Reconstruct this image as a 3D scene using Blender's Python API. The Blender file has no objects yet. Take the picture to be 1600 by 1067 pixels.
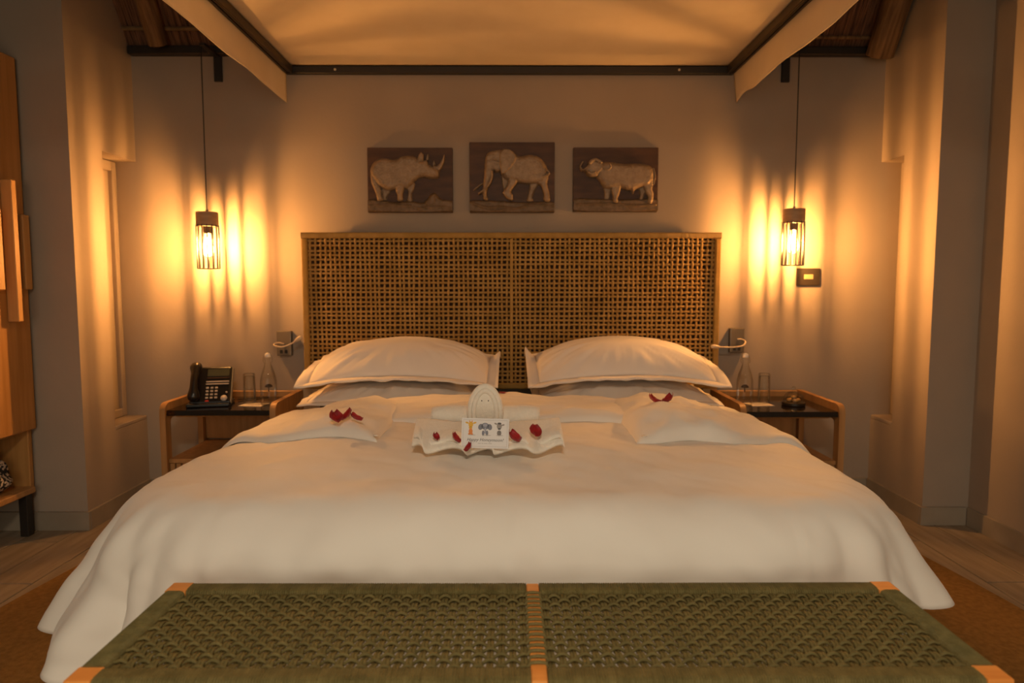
import bpy, bmesh, math, random
import numpy as np
from mathutils import Vector, Matrix, noise

random.seed(7)
PI = math.pi
SC = bpy.context.scene
COL = SC.collection

# ------------------------------------------------------------------ camera
F_PX = 1067.0
PITCH = math.atan(88.5 / F_PX)
YAW = math.atan(4.0 / F_PX)
CAM_H = 1.07
cam_d = bpy.data.cameras.new('camera')
cam_d.sensor_width = 36.0
cam_d.lens = 36.0 * F_PX / 1600.0
cam_d.clip_start = 0.05
cam_d.dof.use_dof = True
cam_d.dof.focus_distance = 1.95
cam_d.dof.aperture_fstop = 3.2
cam = bpy.data.objects.new('camera', cam_d)
COL.objects.link(cam)
cam.location = (0, 0, CAM_H)
cam.rotation_euler = (PI / 2 - PITCH, 0, -YAW)
SC.camera = cam

# ------------------------------------------------------------------ world, light, exposure
world = bpy.data.worlds.new('world')
SC.world = world
world.use_nodes = True
world.node_tree.nodes['Background'].inputs[0].default_value = (0.50, 0.42, 0.33, 1)
world.node_tree.nodes['Background'].inputs[1].default_value = 0.05
SC.view_settings.view_transform = 'Standard'
SC.view_settings.look = 'None'
SC.view_settings.gamma = 1.0
SC.view_settings.use_curve_mapping = False
SC.view_settings.exposure = 0.0
SC.cycles.use_denoising = True
SC.cycles.max_bounces = 8
SC.cycles.diffuse_bounces = 5
SC.cycles.transparent_max_bounces = 12
SC.cycles.caustics_reflective = False
SC.cycles.caustics_refractive = False
SC.cycles.sample_clamp_indirect = 6.0

# added warm fill before the rear door, standing in for unseen room lamps
ld = bpy.data.lights.new('added_rear_fill', 'AREA')
ld.shape = 'RECTANGLE'
ld.size, ld.size_y = 3.0, 1.9
ld.energy = 42.0
ld.color = (1.0, 0.83, 0.60)
lo = bpy.data.objects.new('added_rear_fill', ld)
COL.objects.link(lo)
lo.location = (0, -2.62, 1.15)
lo.rotation_euler = (PI / 2, 0, 0)

# added downward fill, unseen behind the camera, lighting bed and lower walls
DOWNLIGHT_POS = (0.0, -0.55, 2.35)
ld2 = bpy.data.lights.new('added_downlight', 'AREA')
ld2.shape = 'DISK'
ld2.size = 0.42
ld2.energy = 42.0
ld2.color = (1.0, 0.84, 0.62)
lo2 = bpy.data.objects.new('added_downlight', ld2)
COL.objects.link(lo2)
lo2.location = (DOWNLIGHT_POS[0], DOWNLIGHT_POS[1], DOWNLIGHT_POS[2] + .02)

BULB_STRENGTH = 7000.0
BULB_COL = (1.0, 0.47, 0.14)

# ------------------------------------------------------------------ materials
MATS = {}

def mat(name, col, rough=0.6, metal=0.0, spec=0.4, col2=None, scale=20.0, stretch=(1, 1, 1), bump=0.0,
        bump_scale=None, sheen=0.0, detail=4.0, coat=0.0, coords='Object', lo_=0.35, hi_=0.65, bump_stretch=None):
    if name in MATS:
        return MATS[name]
    m = bpy.data.materials.new(name)
    m.use_nodes = True
    nt = m.node_tree
    b = nt.nodes['Principled BSDF']
    b.inputs['Base Color'].default_value = (*col, 1)
    b.inputs['Roughness'].default_value = rough
    b.inputs['Metallic'].default_value = metal
    b.inputs['Specular IOR Level'].default_value = spec
    if sheen:
        b.inputs['Sheen Weight'].default_value = sheen
    if coat:
        b.inputs['Coat Weight'].default_value = coat
    if col2 is not None or bump:
        tc = nt.nodes.new('ShaderNodeTexCoord')
        mp = nt.nodes.new('ShaderNodeMapping')
        mp.inputs['Scale'].default_value = stretch
        nt.links.new(tc.outputs[coords], mp.inputs['Vector'])
        nz = nt.nodes.new('ShaderNodeTexNoise')
        nz.inputs['Scale'].default_value = scale
        nz.inputs['Detail'].default_value = detail
        nt.links.new(mp.outputs[0], nz.inputs['Vector'])
        if col2 is not None:
            rp = nt.nodes.new('ShaderNodeValToRGB')
            rp.color_ramp.elements[0].position = lo_
            rp.color_ramp.elements[1].position = hi_
            rp.color_ramp.elements[0].color = (*col, 1)
            rp.color_ramp.elements[1].color = (*col2, 1)
            nt.links.new(nz.outputs['Fac'], rp.inputs['Fac'])
            nt.links.new(rp.outputs['Color'], b.inputs['Base Color'])
        if bump:
            nb = nz
            if bump_scale:
                nb = nt.nodes.new('ShaderNodeTexNoise')
                nb.inputs['Scale'].default_value = bump_scale
                nb.inputs['Detail'].default_value = 3.0
                if bump_stretch:
                    mp2 = nt.nodes.new('ShaderNodeMapping')
                    mp2.inputs['Scale'].default_value = bump_stretch
                    nt.links.new(tc.outputs[coords], mp2.inputs['Vector'])
                    nt.links.new(mp2.outputs[0], nb.inputs['Vector'])
                else:
                    nt.links.new(mp.outputs[0], nb.inputs['Vector'])
            bn = nt.nodes.new('ShaderNodeBump')
            bn.inputs['Strength'].default_value = bump
            bn.inputs['Distance'].default_value = 0.01
            nt.links.new(nb.outputs['Fac'], bn.inputs['Height'])
            nt.links.new(bn.outputs['Normal'], b.inputs['Normal'])
    MATS[name] = m
    return m


def emit(name, col, strength):
    m = bpy.data.materials.new(name)
    m.use_nodes = True
    nt = m.node_tree
    nt.nodes.remove(nt.nodes['Principled BSDF'])
    e = nt.nodes.new('ShaderNodeEmission')
    e.inputs[0].default_value = (*col, 1)
    e.inputs[1].default_value = strength
    nt.links.new(e.outputs[0], nt.nodes['Material Output'].inputs[0])
    MATS[name] = m
    return m


def thin_glass(name, tint=(0.97, 0.97, 0.95), edge=(0.62, 0.58, 0.52), glow=None):
    """Clear thin-walled glass: see-through, darker and shinier at the edges."""
    m = bpy.data.materials.new(name)
    m.use_nodes = True
    nt = m.node_tree
    nt.nodes.remove(nt.nodes['Principled BSDF'])
    lw = nt.nodes.new('ShaderNodeLayerWeight')
    lw.inputs['Blend'].default_value = 0.35
    pw = nt.nodes.new('ShaderNodeMath')
    pw.operation = 'POWER'
    pw.inputs[1].default_value = 4.0
    nt.links.new(lw.outputs['Facing'], pw.inputs[0])
    mx = nt.nodes.new('ShaderNodeMixRGB')
    mx.inputs[1].default_value = (*tint, 1)
    mx.inputs[2].default_value = (*edge, 1)
    nt.links.new(pw.outputs[0], mx.inputs[0])
    tr = nt.nodes.new('ShaderNodeBsdfTransparent')
    nt.links.new(mx.outputs[0], tr.inputs[0])
    gl = nt.nodes.new('ShaderNodeBsdfGlossy')
    gl.inputs['Roughness'].default_value = 0.03
    fr = nt.nodes.new('ShaderNodeFresnel')
    fr.inputs[0].default_value = 1.45
    ms = nt.nodes.new('ShaderNodeMixShader')
    fm = nt.nodes.new('ShaderNodeMath')
    fm.operation = 'MULTIPLY'
    fm.inputs[1].default_value = 0.45
    fm.use_clamp = True
    nt.links.new(fr.outputs[0], fm.inputs[0])
    nt.links.new(fm.outputs[0], ms.inputs[0])
    nt.links.new(tr.outputs[0], ms.inputs[1])
    nt.links.new(gl.outputs[0], ms.inputs[2])
    out = ms
    if glow:
        em = nt.nodes.new('ShaderNodeEmission')
        em.inputs[0].default_value = (*BULB_COL, 1)
        em.inputs[1].default_value = glow
        ad = nt.nodes.new('ShaderNodeAddShader')
        nt.links.new(ms.outputs[0], ad.inputs[0])
        nt.links.new(em.outputs[0], ad.inputs[1])
        out = ad
    nt.links.new(out.outputs[0], nt.nodes['Material Output'].inputs[0])
    MATS[name] = m
    return m


WALL = mat('wall_paint', (0.33, 0.270, 0.215), 0.85, spec=0.2, col2=(0.355, 0.29, 0.23), scale=3, bump=0.06, bump_scale=60)
TILE = mat('floor_plank_tile', (0.21, 0.165, 0.115), 0.45, col2=(0.30, 0.24, 0.17), scale=5, stretch=(6, .7, 1), bump=0.05, bump_scale=30)
GROUT = mat('grout', (0.12, 0.10, 0.08), 0.9)
SKIRT = mat('skirting_tile', (0.25, 0.21, 0.16), 0.5, col2=(0.31, 0.26, 0.20), scale=6)
THATCH = mat('thatch', (0.035, 0.018, 0.010), 0.95, col2=(0.15, 0.07, 0.035), scale=12, stretch=(8, .4, .4), bump=0.6, bump_scale=30, lo_=.3, hi_=.75)
REED = mat('thatch_reed', (0.05, 0.024, 0.012), 0.9, col2=(0.22, 0.10, 0.05), scale=14, stretch=(9, .6, .6), lo_=.3, hi_=.7)
LOG = mat('roof_pole', (0.09, 0.045, 0.018), 0.8, col2=(0.24, 0.13, 0.05), scale=10, stretch=(5, .4, .4), bump=0.5, bump_scale=18)
BATTEN = mat('roof_batten', (0.20, 0.12, 0.05), 0.8, col2=(0.12, 0.07, 0.03), scale=20)
RUG = mat('rug_pile', (0.20, 0.105, 0.028), 0.95, spec=0.1, col2=(0.26, 0.14, 0.04), scale=60, bump=0.5, bump_scale=220)
LINEN = mat('white_cotton', (0.78, 0.74, 0.68), 0.75, spec=0.2, sheen=0.15, col2=(0.80, 0.76, 0.70), scale=4, bump=0.22, bump_scale=8)
PILLOWC = mat('white_pillow_cotton', (0.79, 0.73, 0.67), 0.75, spec=0.2, sheen=0.15, col2=(0.81, 0.75, 0.69), scale=5, bump=0.10, bump_scale=10)
TOWELM = mat('white_terry_towel', (0.80, 0.75, 0.66), 0.95, spec=0.1, sheen=0.4, col2=(0.84, 0.79, 0.70), scale=90, bump=0.35, bump_scale=260)
CANVAS = mat('canopy_canvas', (0.66, 0.56, 0.42), 0.85, spec=0.15, col2=(0.70, 0.60, 0.46), scale=6, bump=0.05, bump_scale=12)
BLACK = mat('black_metal', (0.018, 0.014, 0.011), 0.45, spec=0.5)
TRACK = mat('dark_track', (0.055, 0.042, 0.028), 0.4, metal=0.4)
SCREW = mat('bright_screw', (0.8, 0.75, 0.6), 0.3, metal=0.8)
OAK = mat('oak', (0.36, 0.185, 0.065), 0.5, col2=(0.46, 0.25, 0.095), scale=6, stretch=(6, 6, .5), bump=0.05, bump_scale=30)
OAKD = mat('oak_door', (0.34, 0.165, 0.045), 0.5, col2=(0.44, 0.225, 0.07), scale=5, stretch=(7, 7, .4), bump=0.05, bump_scale=30)
OAKS = mat('oak_strip', (0.42, 0.22, 0.07), 0.5, col2=(0.50, 0.28, 0.10), scale=5, stretch=(7, 7, .4))
ORANGE = mat('orange_stained_wood', (0.74, 0.27, 0.055), 0.5, col2=(0.84, 0.34, 0.08), scale=8, stretch=(1, 6, 1))
GREEN = mat('olive_cord', (0.125, 0.102, 0.034), 0.7, col2=(0.185, 0.148, 0.052), scale=35, bump=0.35, bump_scale=320, spec=0.3)
RATTAN = mat('rattan_cord', (0.34, 0.195, 0.045), 0.6, col2=(0.44, 0.265, 0.075), scale=12, bump=0.2, bump_scale=200)
RATRIM = mat('rattan_rim', (0.33, 0.195, 0.045), 0.6, col2=(0.40, 0.24, 0.065), scale=14)
BACKING = mat('headboard_backing', (0.050, 0.024, 0.012), 0.9)
GLASSTOP = mat('black_glass', (0.012, 0.009, 0.008), 0.08, spec=0.6)
GREYPLATE = mat('brushed_steel_plate', (0.19, 0.155, 0.115), 0.4, metal=0.5)
IVORY = mat('ivory_flex', (0.62, 0.50, 0.36), 0.35, spec=0.5)
PHONE = mat('black_phone_plastic', (0.012, 0.010, 0.009), 0.28, spec=0.5)
PHONESIDE = mat('grey_phone_edge', (0.34, 0.29, 0.20), 0.35)
LCD = mat('phone_screen', (0.075, 0.075, 0.045), 0.25)
KEYM = mat('phone_key', (0.50, 0.43, 0.36), 0.4)
REDKEY = mat('red_phone_key', (0.50, 0.05, 0.03), 0.4)
PAPER = mat('paper', (0.72, 0.66, 0.58), 0.8)
CARDP = mat('card_paper', (0.72, 0.70, 0.70), 0.7)
INK = mat('ink', (0.09, 0.09, 0.10), 0.8)
INK2 = mat('grey_ink', (0.40, 0.38, 0.37), 0.8)
PETAL = mat('red_rose_petal', (0.33, 0.003, 0.006), 0.55, col2=(0.22, 0.002, 0.005), scale=60, sheen=0.2)
EYE = mat('dark_bead', (0.03, 0.02, 0.015), 0.3)
PLAQUE = mat('plaque_wood', (0.050, 0.020, 0.008), 0.55, col2=(0.085, 0.036, 0.014), scale=8, stretch=(1, 1, 5), bump=0.1)
RELIEF = mat('bronze_relief', (0.23, 0.16, 0.100), 0.42, metal=0.25, col2=(0.30, 0.215, 0.14), scale=40, bump=0.5, bump_scale=110)
RELIEFG = mat('bronze_ground', (0.11, 0.073, 0.040), 0.5, metal=0.25, col2=(0.17, 0.11, 0.065), scale=40, bump=0.5, bump_scale=80)
CAPWOOD = mat('lamp_cap_wood', (0.36, 0.22, 0.12), 0.6, col2=(0.44, 0.28, 0.155), scale=14, stretch=(1, 1, 6))
DOMEBASE = mat('dark_dome_base', (0.03, 0.018, 0.010), 0.4)
COOKIE = mat('biscuit', (0.42, 0.24, 0.08), 0.7, col2=(0.30, 0.16, 0.05), scale=60, bump=0.4)
EMBLEM = mat('bottle_print', (0.07, 0.035, 0.015), 0.6)
CERAMIC = mat('white_stopper', (0.78, 0.70, 0.60), 0.3)
PATCLOTH = mat('black_and_white_cloth', (0.02, 0.018, 0.016), 0.9, col2=(0.55, 0.47, 0.38), scale=75, detail=1.0, lo_=.47, hi_=.53)
MATTR = mat('mattress_ticking', (0.60, 0.55, 0.48), 0.85)
BEDBASE = mat('bed_base_fabric', (0.22, 0.19, 0.16), 0.9)
GLASS = thin_glass('clear_glass')
WGLASS = thin_glass('window_glass', (0.9, 0.9, 0.9), (0.6, 0.6, 0.6))
BULBGLASS = thin_glass('bulb_glass', (0.98, 0.9, 0.75), (0.8, 0.6, 0.35), glow=5.0)
FILAMENT = emit('filament_glow', BULB_COL, BULB_STRENGTH)


# ------------------------------------------------------------------ mesh helpers
class MB:
    def __init__(self):
        self.v, self.f = [], []

    def add(self, vs, fs, M=None):
        o = len(self.v)
        if M is not None:
            vs = [tuple(M @ Vector(p)) for p in vs]
        self.v += [tuple(p) for p in vs]
        self.f += [tuple(i + o for i in q) for q in fs]
        return self

    def box(self, x0, x1, y0, y1, z0, z1, M=None):
        vs = [(x0, y0, z0), (x1, y0, z0), (x1, y1, z0), (x0, y1, z0), (x0, y0, z1), (x1, y0, z1), (x1, y1, z1), (x0, y1, z1)]
        return self.add(vs, [(0, 3, 2, 1), (4, 5, 6, 7), (0, 1, 5, 4), (1, 2, 6, 5), (2, 3, 7, 6), (3, 0, 4, 7)], M)

    def rbox(self, x0, x1, y0, y1, z0, z1, r=0.004, seg=2, M=None):
        bm = bmesh.new()
        bmesh.ops.create_cube(bm, size=1)
        for v in bm.verts:
            v.co = ((x0 + x1) / 2 + v.co.x * (x1 - x0), (y0 + y1) / 2 + v.co.y * (y1 - y0), (z0 + z1) / 2 + v.co.z * (z1 - z0))
        bmesh.ops.bevel(bm, geom=bm.edges[:], offset=r, segments=seg, affect='EDGES', profile=0.6)
        bm.verts.index_update()
        self.add([tuple(v.co) for v in bm.verts], [tuple(v.index for v in f.verts) for f in bm.faces], M)
        bm.free()
        return self

    def tube(self, pts, r, seg=8, cap=True, M=None, squash=None):
        pts = [Vector(p) for p in pts]
        n = len(pts)
        vs, fs = [], []
        up = None
        for i, p in enumerate(pts):
            t = (pts[min(i + 1, n - 1)] - pts[max(i - 1, 0)])
            if t.length < 1e-9:
                t = Vector((0, 0, 1))
            t.normalize()
            if up is None:
                a = Vector((0, 0, 1)) if abs(t.z) < .9 else Vector((0, 1, 0))
                up = (a - t * a.dot(t)).normalized()
            else:
                up = (up - t * up.dot(t)).normalized()
            s = t.cross(up)
            rr = r[i] if isinstance(r, (list, tuple)) else r
            for k in range(seg):
                a = 2 * PI * k / seg
                c1, c2 = (1, 1) if squash is None else squash
                vs.append(p + up * (math.cos(a) * rr * c1) + s * (math.sin(a) * rr * c2))
        for i in range(n - 1):
            for k in range(seg):
                a, b = i * seg + k, i * seg + (k + 1) % seg
                fs.append((a, b, b + seg, a + seg))
        if cap:
            fs.append(tuple(range(seg - 1, -1, -1)))
            fs.append(tuple((n - 1) * seg + k for k in range(seg)))
        return self.add(vs, fs, M)

    def lathe(self, prof, seg=24, M=None, close=True):
        vs, fs = [], []
        for (r, z) in prof:
            for k in range(seg):
                a = 2 * PI * k / seg
                vs.append((r * math.cos(a), r * math.sin(a), z))
        for i in range(len(prof) - 1):
            for k in range(seg):
                a, b = i * seg + k, i * seg + (k + 1) % seg
                fs.append((a, b, b + seg, a + seg))
        if close:
            fs.append(tuple(range(seg - 1, -1, -1)))
            fs.append(tuple((len(prof) - 1) * seg + k for k in range(seg)))
        return self.add(vs, fs, M)

    def prism(self, poly, d0, d1, axis='y', M=None):
        def P(a, b, d):
            return {'y': (a, d, b), 'x': (d, a, b), 'z': (a, b, d)}[axis]
        n = len(poly)
        vs = [P(a, b, d0) for a, b in poly] + [P(a, b, d1) for a, b in poly]
        fs = [tuple(range(n)), tuple(range(2 * n - 1, n - 1, -1))]
        for i in range(n):
            j = (i + 1) % n
            fs.append((i, i + n, j + n, j))
        return self.add(vs, fs, M)

    def grid(self, P, nu, nv, closed_u=False):
        """P[i][j] rows of points."""
        vs = [p for row in P for p in row]
        fs = []
        for i in range(nu - 1):
            for j in range(nv - 1):
                a = i * nv + j
                fs.append((a, a + 1, a + nv + 1, a + nv))
        return self.add(vs, fs)

    def obj(self, name, m, parent=None, smooth=False, loc=None, fix=True):
        me = bpy.data.meshes.new(name)
        me.from_pydata(self.v, [], self.f)
        if fix:
            bm = bmesh.new()
            bm.from_mesh(me)
            bmesh.ops.recalc_face_normals(bm, faces=bm.faces[:])
            bm.to_mesh(me)
            bm.free()
        me.materials.append(m)
        if smooth:
            me.polygons.foreach_set('use_smooth', [True] * len(me.polygons))
        o = bpy.data.objects.new(name, me)
        COL.objects.link(o)
        if loc is not None:
            o.location = loc
        if parent is not None:
            o.parent = parent
        return o


def smooth_angle(o, deg=40):
    me = o.data
    me.polygons.foreach_set('use_smooth', [True] * len(me.polygons))
    bm = bmesh.new()
    bm.from_mesh(me)
    for e in bm.edges:
        if len(e.link_faces) == 2 and e.calc_face_angle(0) > math.radians(deg):
            e.smooth = False
    bm.to_mesh(me)
    bm.free()
    return o


def tag(o, label, cat, group=None):
    o['label'] = label
    o['category'] = cat
    if group:
        o['group'] = group
    return o


def thing(name, label, cat, loc=(0, 0, 0), rz=0.0, group=None):
    o = bpy.data.objects.new(name, None)
    o.empty_display_size = 0.05
    COL.objects.link(o)
    o.location = loc
    o.rotation_euler = (0, 0, rz)
    return tag(o, label, cat, group)


def struct(o):
    o['kind'] = 'structure'
    return o


def share(o, name, parent, loc=None, rot=None, scale=None):
    c = o.copy()
    c.name = name
    COL.objects.link(c)
    c.parent = parent
    if loc is not None:
        c.location = loc
    if rot is not None:
        c.rotation_euler = rot
    if scale is not None:
        c.scale = scale
    return c


def lerp(a, b, t):
    return a + (b - a) * t


def sstep(a, b, x):
    t = min(1, max(0, (x - a) / (b - a)))
    return t * t * (3 - 2 * t)


def nz(x, y, z=0.0):
    return noise.noise(Vector((x, y, z)))


# ------------------------------------------------------------------ the room
YB = 3.44                    # back wall
XA = 1.845                   # alcove sides
YNL, YNR = 2.925, 2.975      # where the alcove opens into the room
XL, XR = -2.68, 2.05         # room sides
YR = -2.7                    # wall behind the photographer
ROOF0, SLOPE, YRIDGE = 2.19, 1.4, 0.4


def roof_z(y):
    return ROOF0 + SLOPE * (YB - y) if y > YRIDGE else ROOF0 + SLOPE * (YB - YRIDGE) - SLOPE * (YRIDGE - y)


floor = struct(MB().box(XL - .15, XR + .15, YR - .15, YB + .15, -0.10, -0.006).obj('floor', GROUT))
pw, pl = 0.172, 1.2
plank_mesh = None
nx = int((XR - XL) / pw) + 1
for i in range(nx + 1):
    x0 = -1.888 + pw * (i - 5)
    x1 = x0 + pw
    if x1 < XL + 0.01 or x0 > XR - 0.01:
        continue
    off = (i % 3) * 0.4 + .12
    y0 = YR - off
    while y0 < YB:
        y1 = y0 + pl
        a, b = max(y0, YR), min(y1, YB)
        xa, xb = max(x0, XL), min(x1, XR)
        if b - a > .05:
            full = (abs(b - a - pl) < 1e-6 and abs(xb - xa - pw) < 1e-6)
            if full and plank_mesh is not None:
                share(plank_mesh, 'plank', floor, (xa, a, 0))
            else:
                o = MB().rbox(.003, xb - xa - .003, .003, b - a - .003, -0.007, 0.0, .001, 1).obj('plank', TILE, floor, loc=(xa, a, 0))
                if full:
                    plank_mesh = o
        y0 = y1

struct(MB().box(-2.2, 2.2, YB, YB + .15, 0, ROOF0).obj('wall_back', WALL))


def alcove_side(s, yn):
    m = MB()
    xin, xout = s * XA, s * 2.12
    a, b = min(xin, xout), max(xin, xout)
    yo = yn + .235 if s < 0 else yn + .27
    zs, zh = 0.392, 1.675
    m.prism([(yn, 0), (yo, 0), (yo, roof_z(yo)), (yn, roof_z(yn))], a, b, 'x')
    m.box(a, b, yo, YB, 0, zs)
    m.prism([(yo, zh), (YB, zh), (YB, roof_z(YB)), (yo, roof_z(yo))], a, b, 'x')
    xr = s * 1.972
    m.box(min(xr, xout), max(xr, xout), yo, YB, zs, zh)
    return m, yo, zs, zh, xr


for s, yn, nm, k in ((-1, YNL, 'wall_left_alcove', 1), (1, YNR, 'wall_right_alcove', 2)):
    m, yo, zs, zh, xr = alcove_side(s, yn)
    struct(m.obj(nm, WALL))
    w = bpy.data.objects.new('window_%d' % k, None)
    COL.objects.link(w)
    struct(w)
    w.location = (xr, (yo + YB) / 2, zs)
    hy = (YB - yo) / 2
    h = zh - zs
    d = -s
    def sb(y0, y1, z0, z1, t0, t1):
        a_, b_ = sorted((d * t0, d * t1))
        return MB().rbox(a_, b_, y0, y1, z0, z1, .003, 1)
    sb(-hy + .002, -hy + .045, .02, h - .004, .001, .030).obj('window_frame', WALL, w)
    sb(hy - .040, hy - .002, .02, h - .004, .001, .030).obj('window_frame', WALL, w)
    sb(-hy + .045, hy - .04, h - .05, h - .004, .001, .030).obj('window_frame', WALL, w)
    sb(-hy + .045, hy - .04, .02, .06, .001, .030).obj('window_frame', WALL, w)
    sb(-hy + .045, hy - .04, .06, h - .05, .006, .012).obj('blind', PAPER if False else WALL, w)
    sb(-hy + .002, hy - .002, .0, .018, .001, .128).obj('window_sill', WALL, w)

# walls beside the alcove, side walls with gables, wall behind the photographer with a glazed door
struct(MB().box(XL - .15, -2.12, YNL, YNL + .15, 0, roof_z(YNL + .15)).obj('wall_left_return', WALL))
struct(MB().box(2.12 - .0, XR + .20, YNR, YNR + .15, 0, roof_z(YNR + .15)).obj('wall_right_return', WALL))
gable = lambda y1: [(YR, 0), (y1, 0), (y1, roof_z(y1)), (YRIDGE, roof_z(YRIDGE)), (YR, roof_z(YR))]
struct(MB().prism(gable(YNL), XL - .15, XL, 'x').obj('wall_left', WALL))
struct(MB().prism(gable(YNR), XR, XR + .15, 'x').obj('wall_right', WALL))
m = MB()
m.box(XL - .15, -1.6, YR - .15, YR, 0, 2.2)
m.box(1.6, XR + .15, YR - .15, YR, 0, 2.2)
m.box(-1.6, 1.6, YR - .15, YR, 2.15, 2.2)
struct(m.obj('wall_rear', WALL))
dr = bpy.data.objects.new('door_1', None)
COL.objects.link(dr)
struct(dr)
dr.location = (0, YR - .07, 0)
for x in (-1.6, -.03, 1.54):
    MB().rbox(x, x + .06, -.03, .03, 0, 2.15, .004, 1).obj('door_frame', BLACK, dr)
for z in (0.0, 2.09):
    MB().rbox(-1.54, 1.54, -.03, .03, z, z + .06, .004, 1).obj('door_frame', BLACK, dr)
MB().box(-1.54, -.03, -.004, .004, .06, 2.09).obj('pane', WGLASS, dr)
MB().box(.03, 1.54, -.004, .004, .06, 2.09).obj('pane', WGLASS, dr)

# roof: thatch on poles
roof = struct(MB().prism([(YB + .16, roof_z(YB + .16) + .02), (YRIDGE, roof_z(YRIDGE) + .02), (YR - .2, roof_z(YR - .2) + .02),
                          (YR - .2, roof_z(YR - .2) + .2), (YRIDGE, roof_z(YRIDGE) + .2), (YB + .16, roof_z(YB + .16) + .2)],
                         XL - .2, XR + .4, 'x').obj('ceiling', THATCH))
m = MB()
x = -2.15
while x < 2.15:
    if abs(x) > 1.0:
        yA, yB = YB + random.uniform(-.0, .06), YB - random.uniform(.9, 1.1)
        r = random.uniform(.004, .0085)
        dx = random.uniform(-.03, .03)
        m.tube([(x, yA, roof_z(yA) + .014), (x + dx, yB, roof_z(yB) + .014 + random.uniform(-.01, .0))], r, 5, cap=False)
    x += random.uniform(.006, .011)
o = m.obj('thatch_reeds', REED, roof)
o['kind'] = 'stuff'
for xr_, r, y0 in ((-1.672, .046, YB - .055), (-.85, .05, YB - .35), (0, .05, YB - .35), (.85, .05, YB - .35), (1.772, .062, YB - .052)):
    pts, rad = [], []
    for k in range(13):
        t = k / 12
        y = lerp(y0, 0.55, t)
        wob = .012 * nz(xr_ * 3, t * 7)
        pts.append((xr_ + wob + .1 * t * (-1 if xr_ > 0 else 1) * abs(xr_) / 1.7, y - .02, roof_z(y) - r * .75 + wob * .3 - (.05 if xr_ > 1.5 else .02) * (1 - t)))
        rad.append(r * (1 + .06 * nz(t * 9, xr_)))
    MB().tube(pts, rad, 14).obj('rafter_pole', LOG, roof, smooth=False)
    smooth_angle(roof.children[-1], 50)
for y in (3.365, 3.15, 2.93):
    MB().tube([(-1.84, y, roof_z(y) - .010), (-1.0, y + .006, roof_z(y) - .012)], .0105, 8).obj('batten', BATTEN, roof)
    MB().tube([(1.0, y + .02, roof_z(y + .02) - .010), (1.84, y + .025, roof_z(y + .02) - .012)], .009, 8).obj('batten', LOG, roof)
MB().rbox(-1.84, 1.84, YB - .045, YB - .001, ROOF0 - .012, ROOF0 + .028, .004, 1).obj('wall_plate', BLACK, roof)

# skirting tiles
def skirt(name, a, b, nrm):
    a, b, n = Vector((*a, 0)), Vector((*b, 0)), Vector((*nrm, 0))
    o = bpy.data.objects.new(name, None)
    COL.objects.link(o)
    struct(o)
    L = (b - a).length
    d = (b - a).normalized()
    cnt = max(1, round(L / .6))
    for k in range(cnt):
        p, q = a + d * (L * k / cnt + .001), a + d * (L * (k + 1) / cnt - .001)
        vs = []
        for z in (0.0005, .082):
            for w in (p, q, q + n * .012, p + n * .012):
                vs.append((w.x, w.y, z))
        MB().add(vs, [(0, 1, 2, 3), (4, 5, 6, 7), (0, 1, 5, 4), (1, 2, 6, 5), (2, 3, 7, 6), (3, 0, 4, 7)]).obj('skirting_tile', SKIRT, o)


skirt('baseboard_back', (-XA + .013, YB - .0005), (XA - .013, YB - .0005), (0, -1))
skirt('baseboard_left_alcove', (-XA + .0005, YNL), (-XA + .0005, YB - .013), (1, 0))
skirt('baseboard_right_alcove', (XA - .0005, YNR), (XA - .0005, YB - .013), (-1, 0))
skirt('baseboard_left_return', (XL + .013, YNL - .0005), (-XA + .012, YNL - .0005), (0, -1))
skirt('baseboard_right_return', (XA - .012, YNR - .0005), (XR - .013, YNR - .0005), (0, -1))
skirt('baseboard_right', (XR - .0005, YR + .01), (XR - .0005, YNR - .013), (-1, 0))

# ------------------------------------------------------------------ rug
poly = []
for k in range(25):
    t = k / 24
    y = lerp(2.72, -.3, t)
    poly.append((1.595 + .13 * math.sin(PI * min(1, (2.72 - y) / 3.0)) ** .8, y))
full = poly + [(-x, y) for x, y in reversed(poly)]
tag(MB().prism(full, .001, .013, 'z').obj('rug', RUG), 'large plain tan rug lying on the floor under the bed and bench', 'rug')

# ------------------------------------------------------------------ bed
bed = thing('bed', 'low king-size bed base and mattress under the white duvet', 'bed', (0.01, 0, 0))
MB().rbox(-.82, .82, 1.72, 3.33, .10, .30, .015, 2).obj('bed_base', BEDBASE, bed)
for s_ in (-1, 1):
    arc_ = [(s_ * (.64 + .205 * math.sin(k * PI / 16)), 1.87 - .22 * math.cos(k * PI / 16)) for k in range(9)]
    top_ = [(s_ * .003, 1.65)] + arc_ + [(s_ * .845, 3.335), (s_ * .003, 3.335)]
    MB().prism(top_, .301, .522, 'z').obj('mattress', LINEN, bed)
for x in (-.76, .76):
    for y in (1.80, 3.25):
        MB().lathe([(.025, .0135), (.03, .05), (.035, .10)], 12).obj('leg', BLACK, bed, loc=(x, y, 0))

# duvet: one sheet laid over the mattress, hanging over both sides and the foot
DW, DFOOT, DHEAD, DZ = 0.925, 1.60, 2.80, 0.562
OVER = 0.468
OVER_R = 0.345
DRC = 0.24


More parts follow.
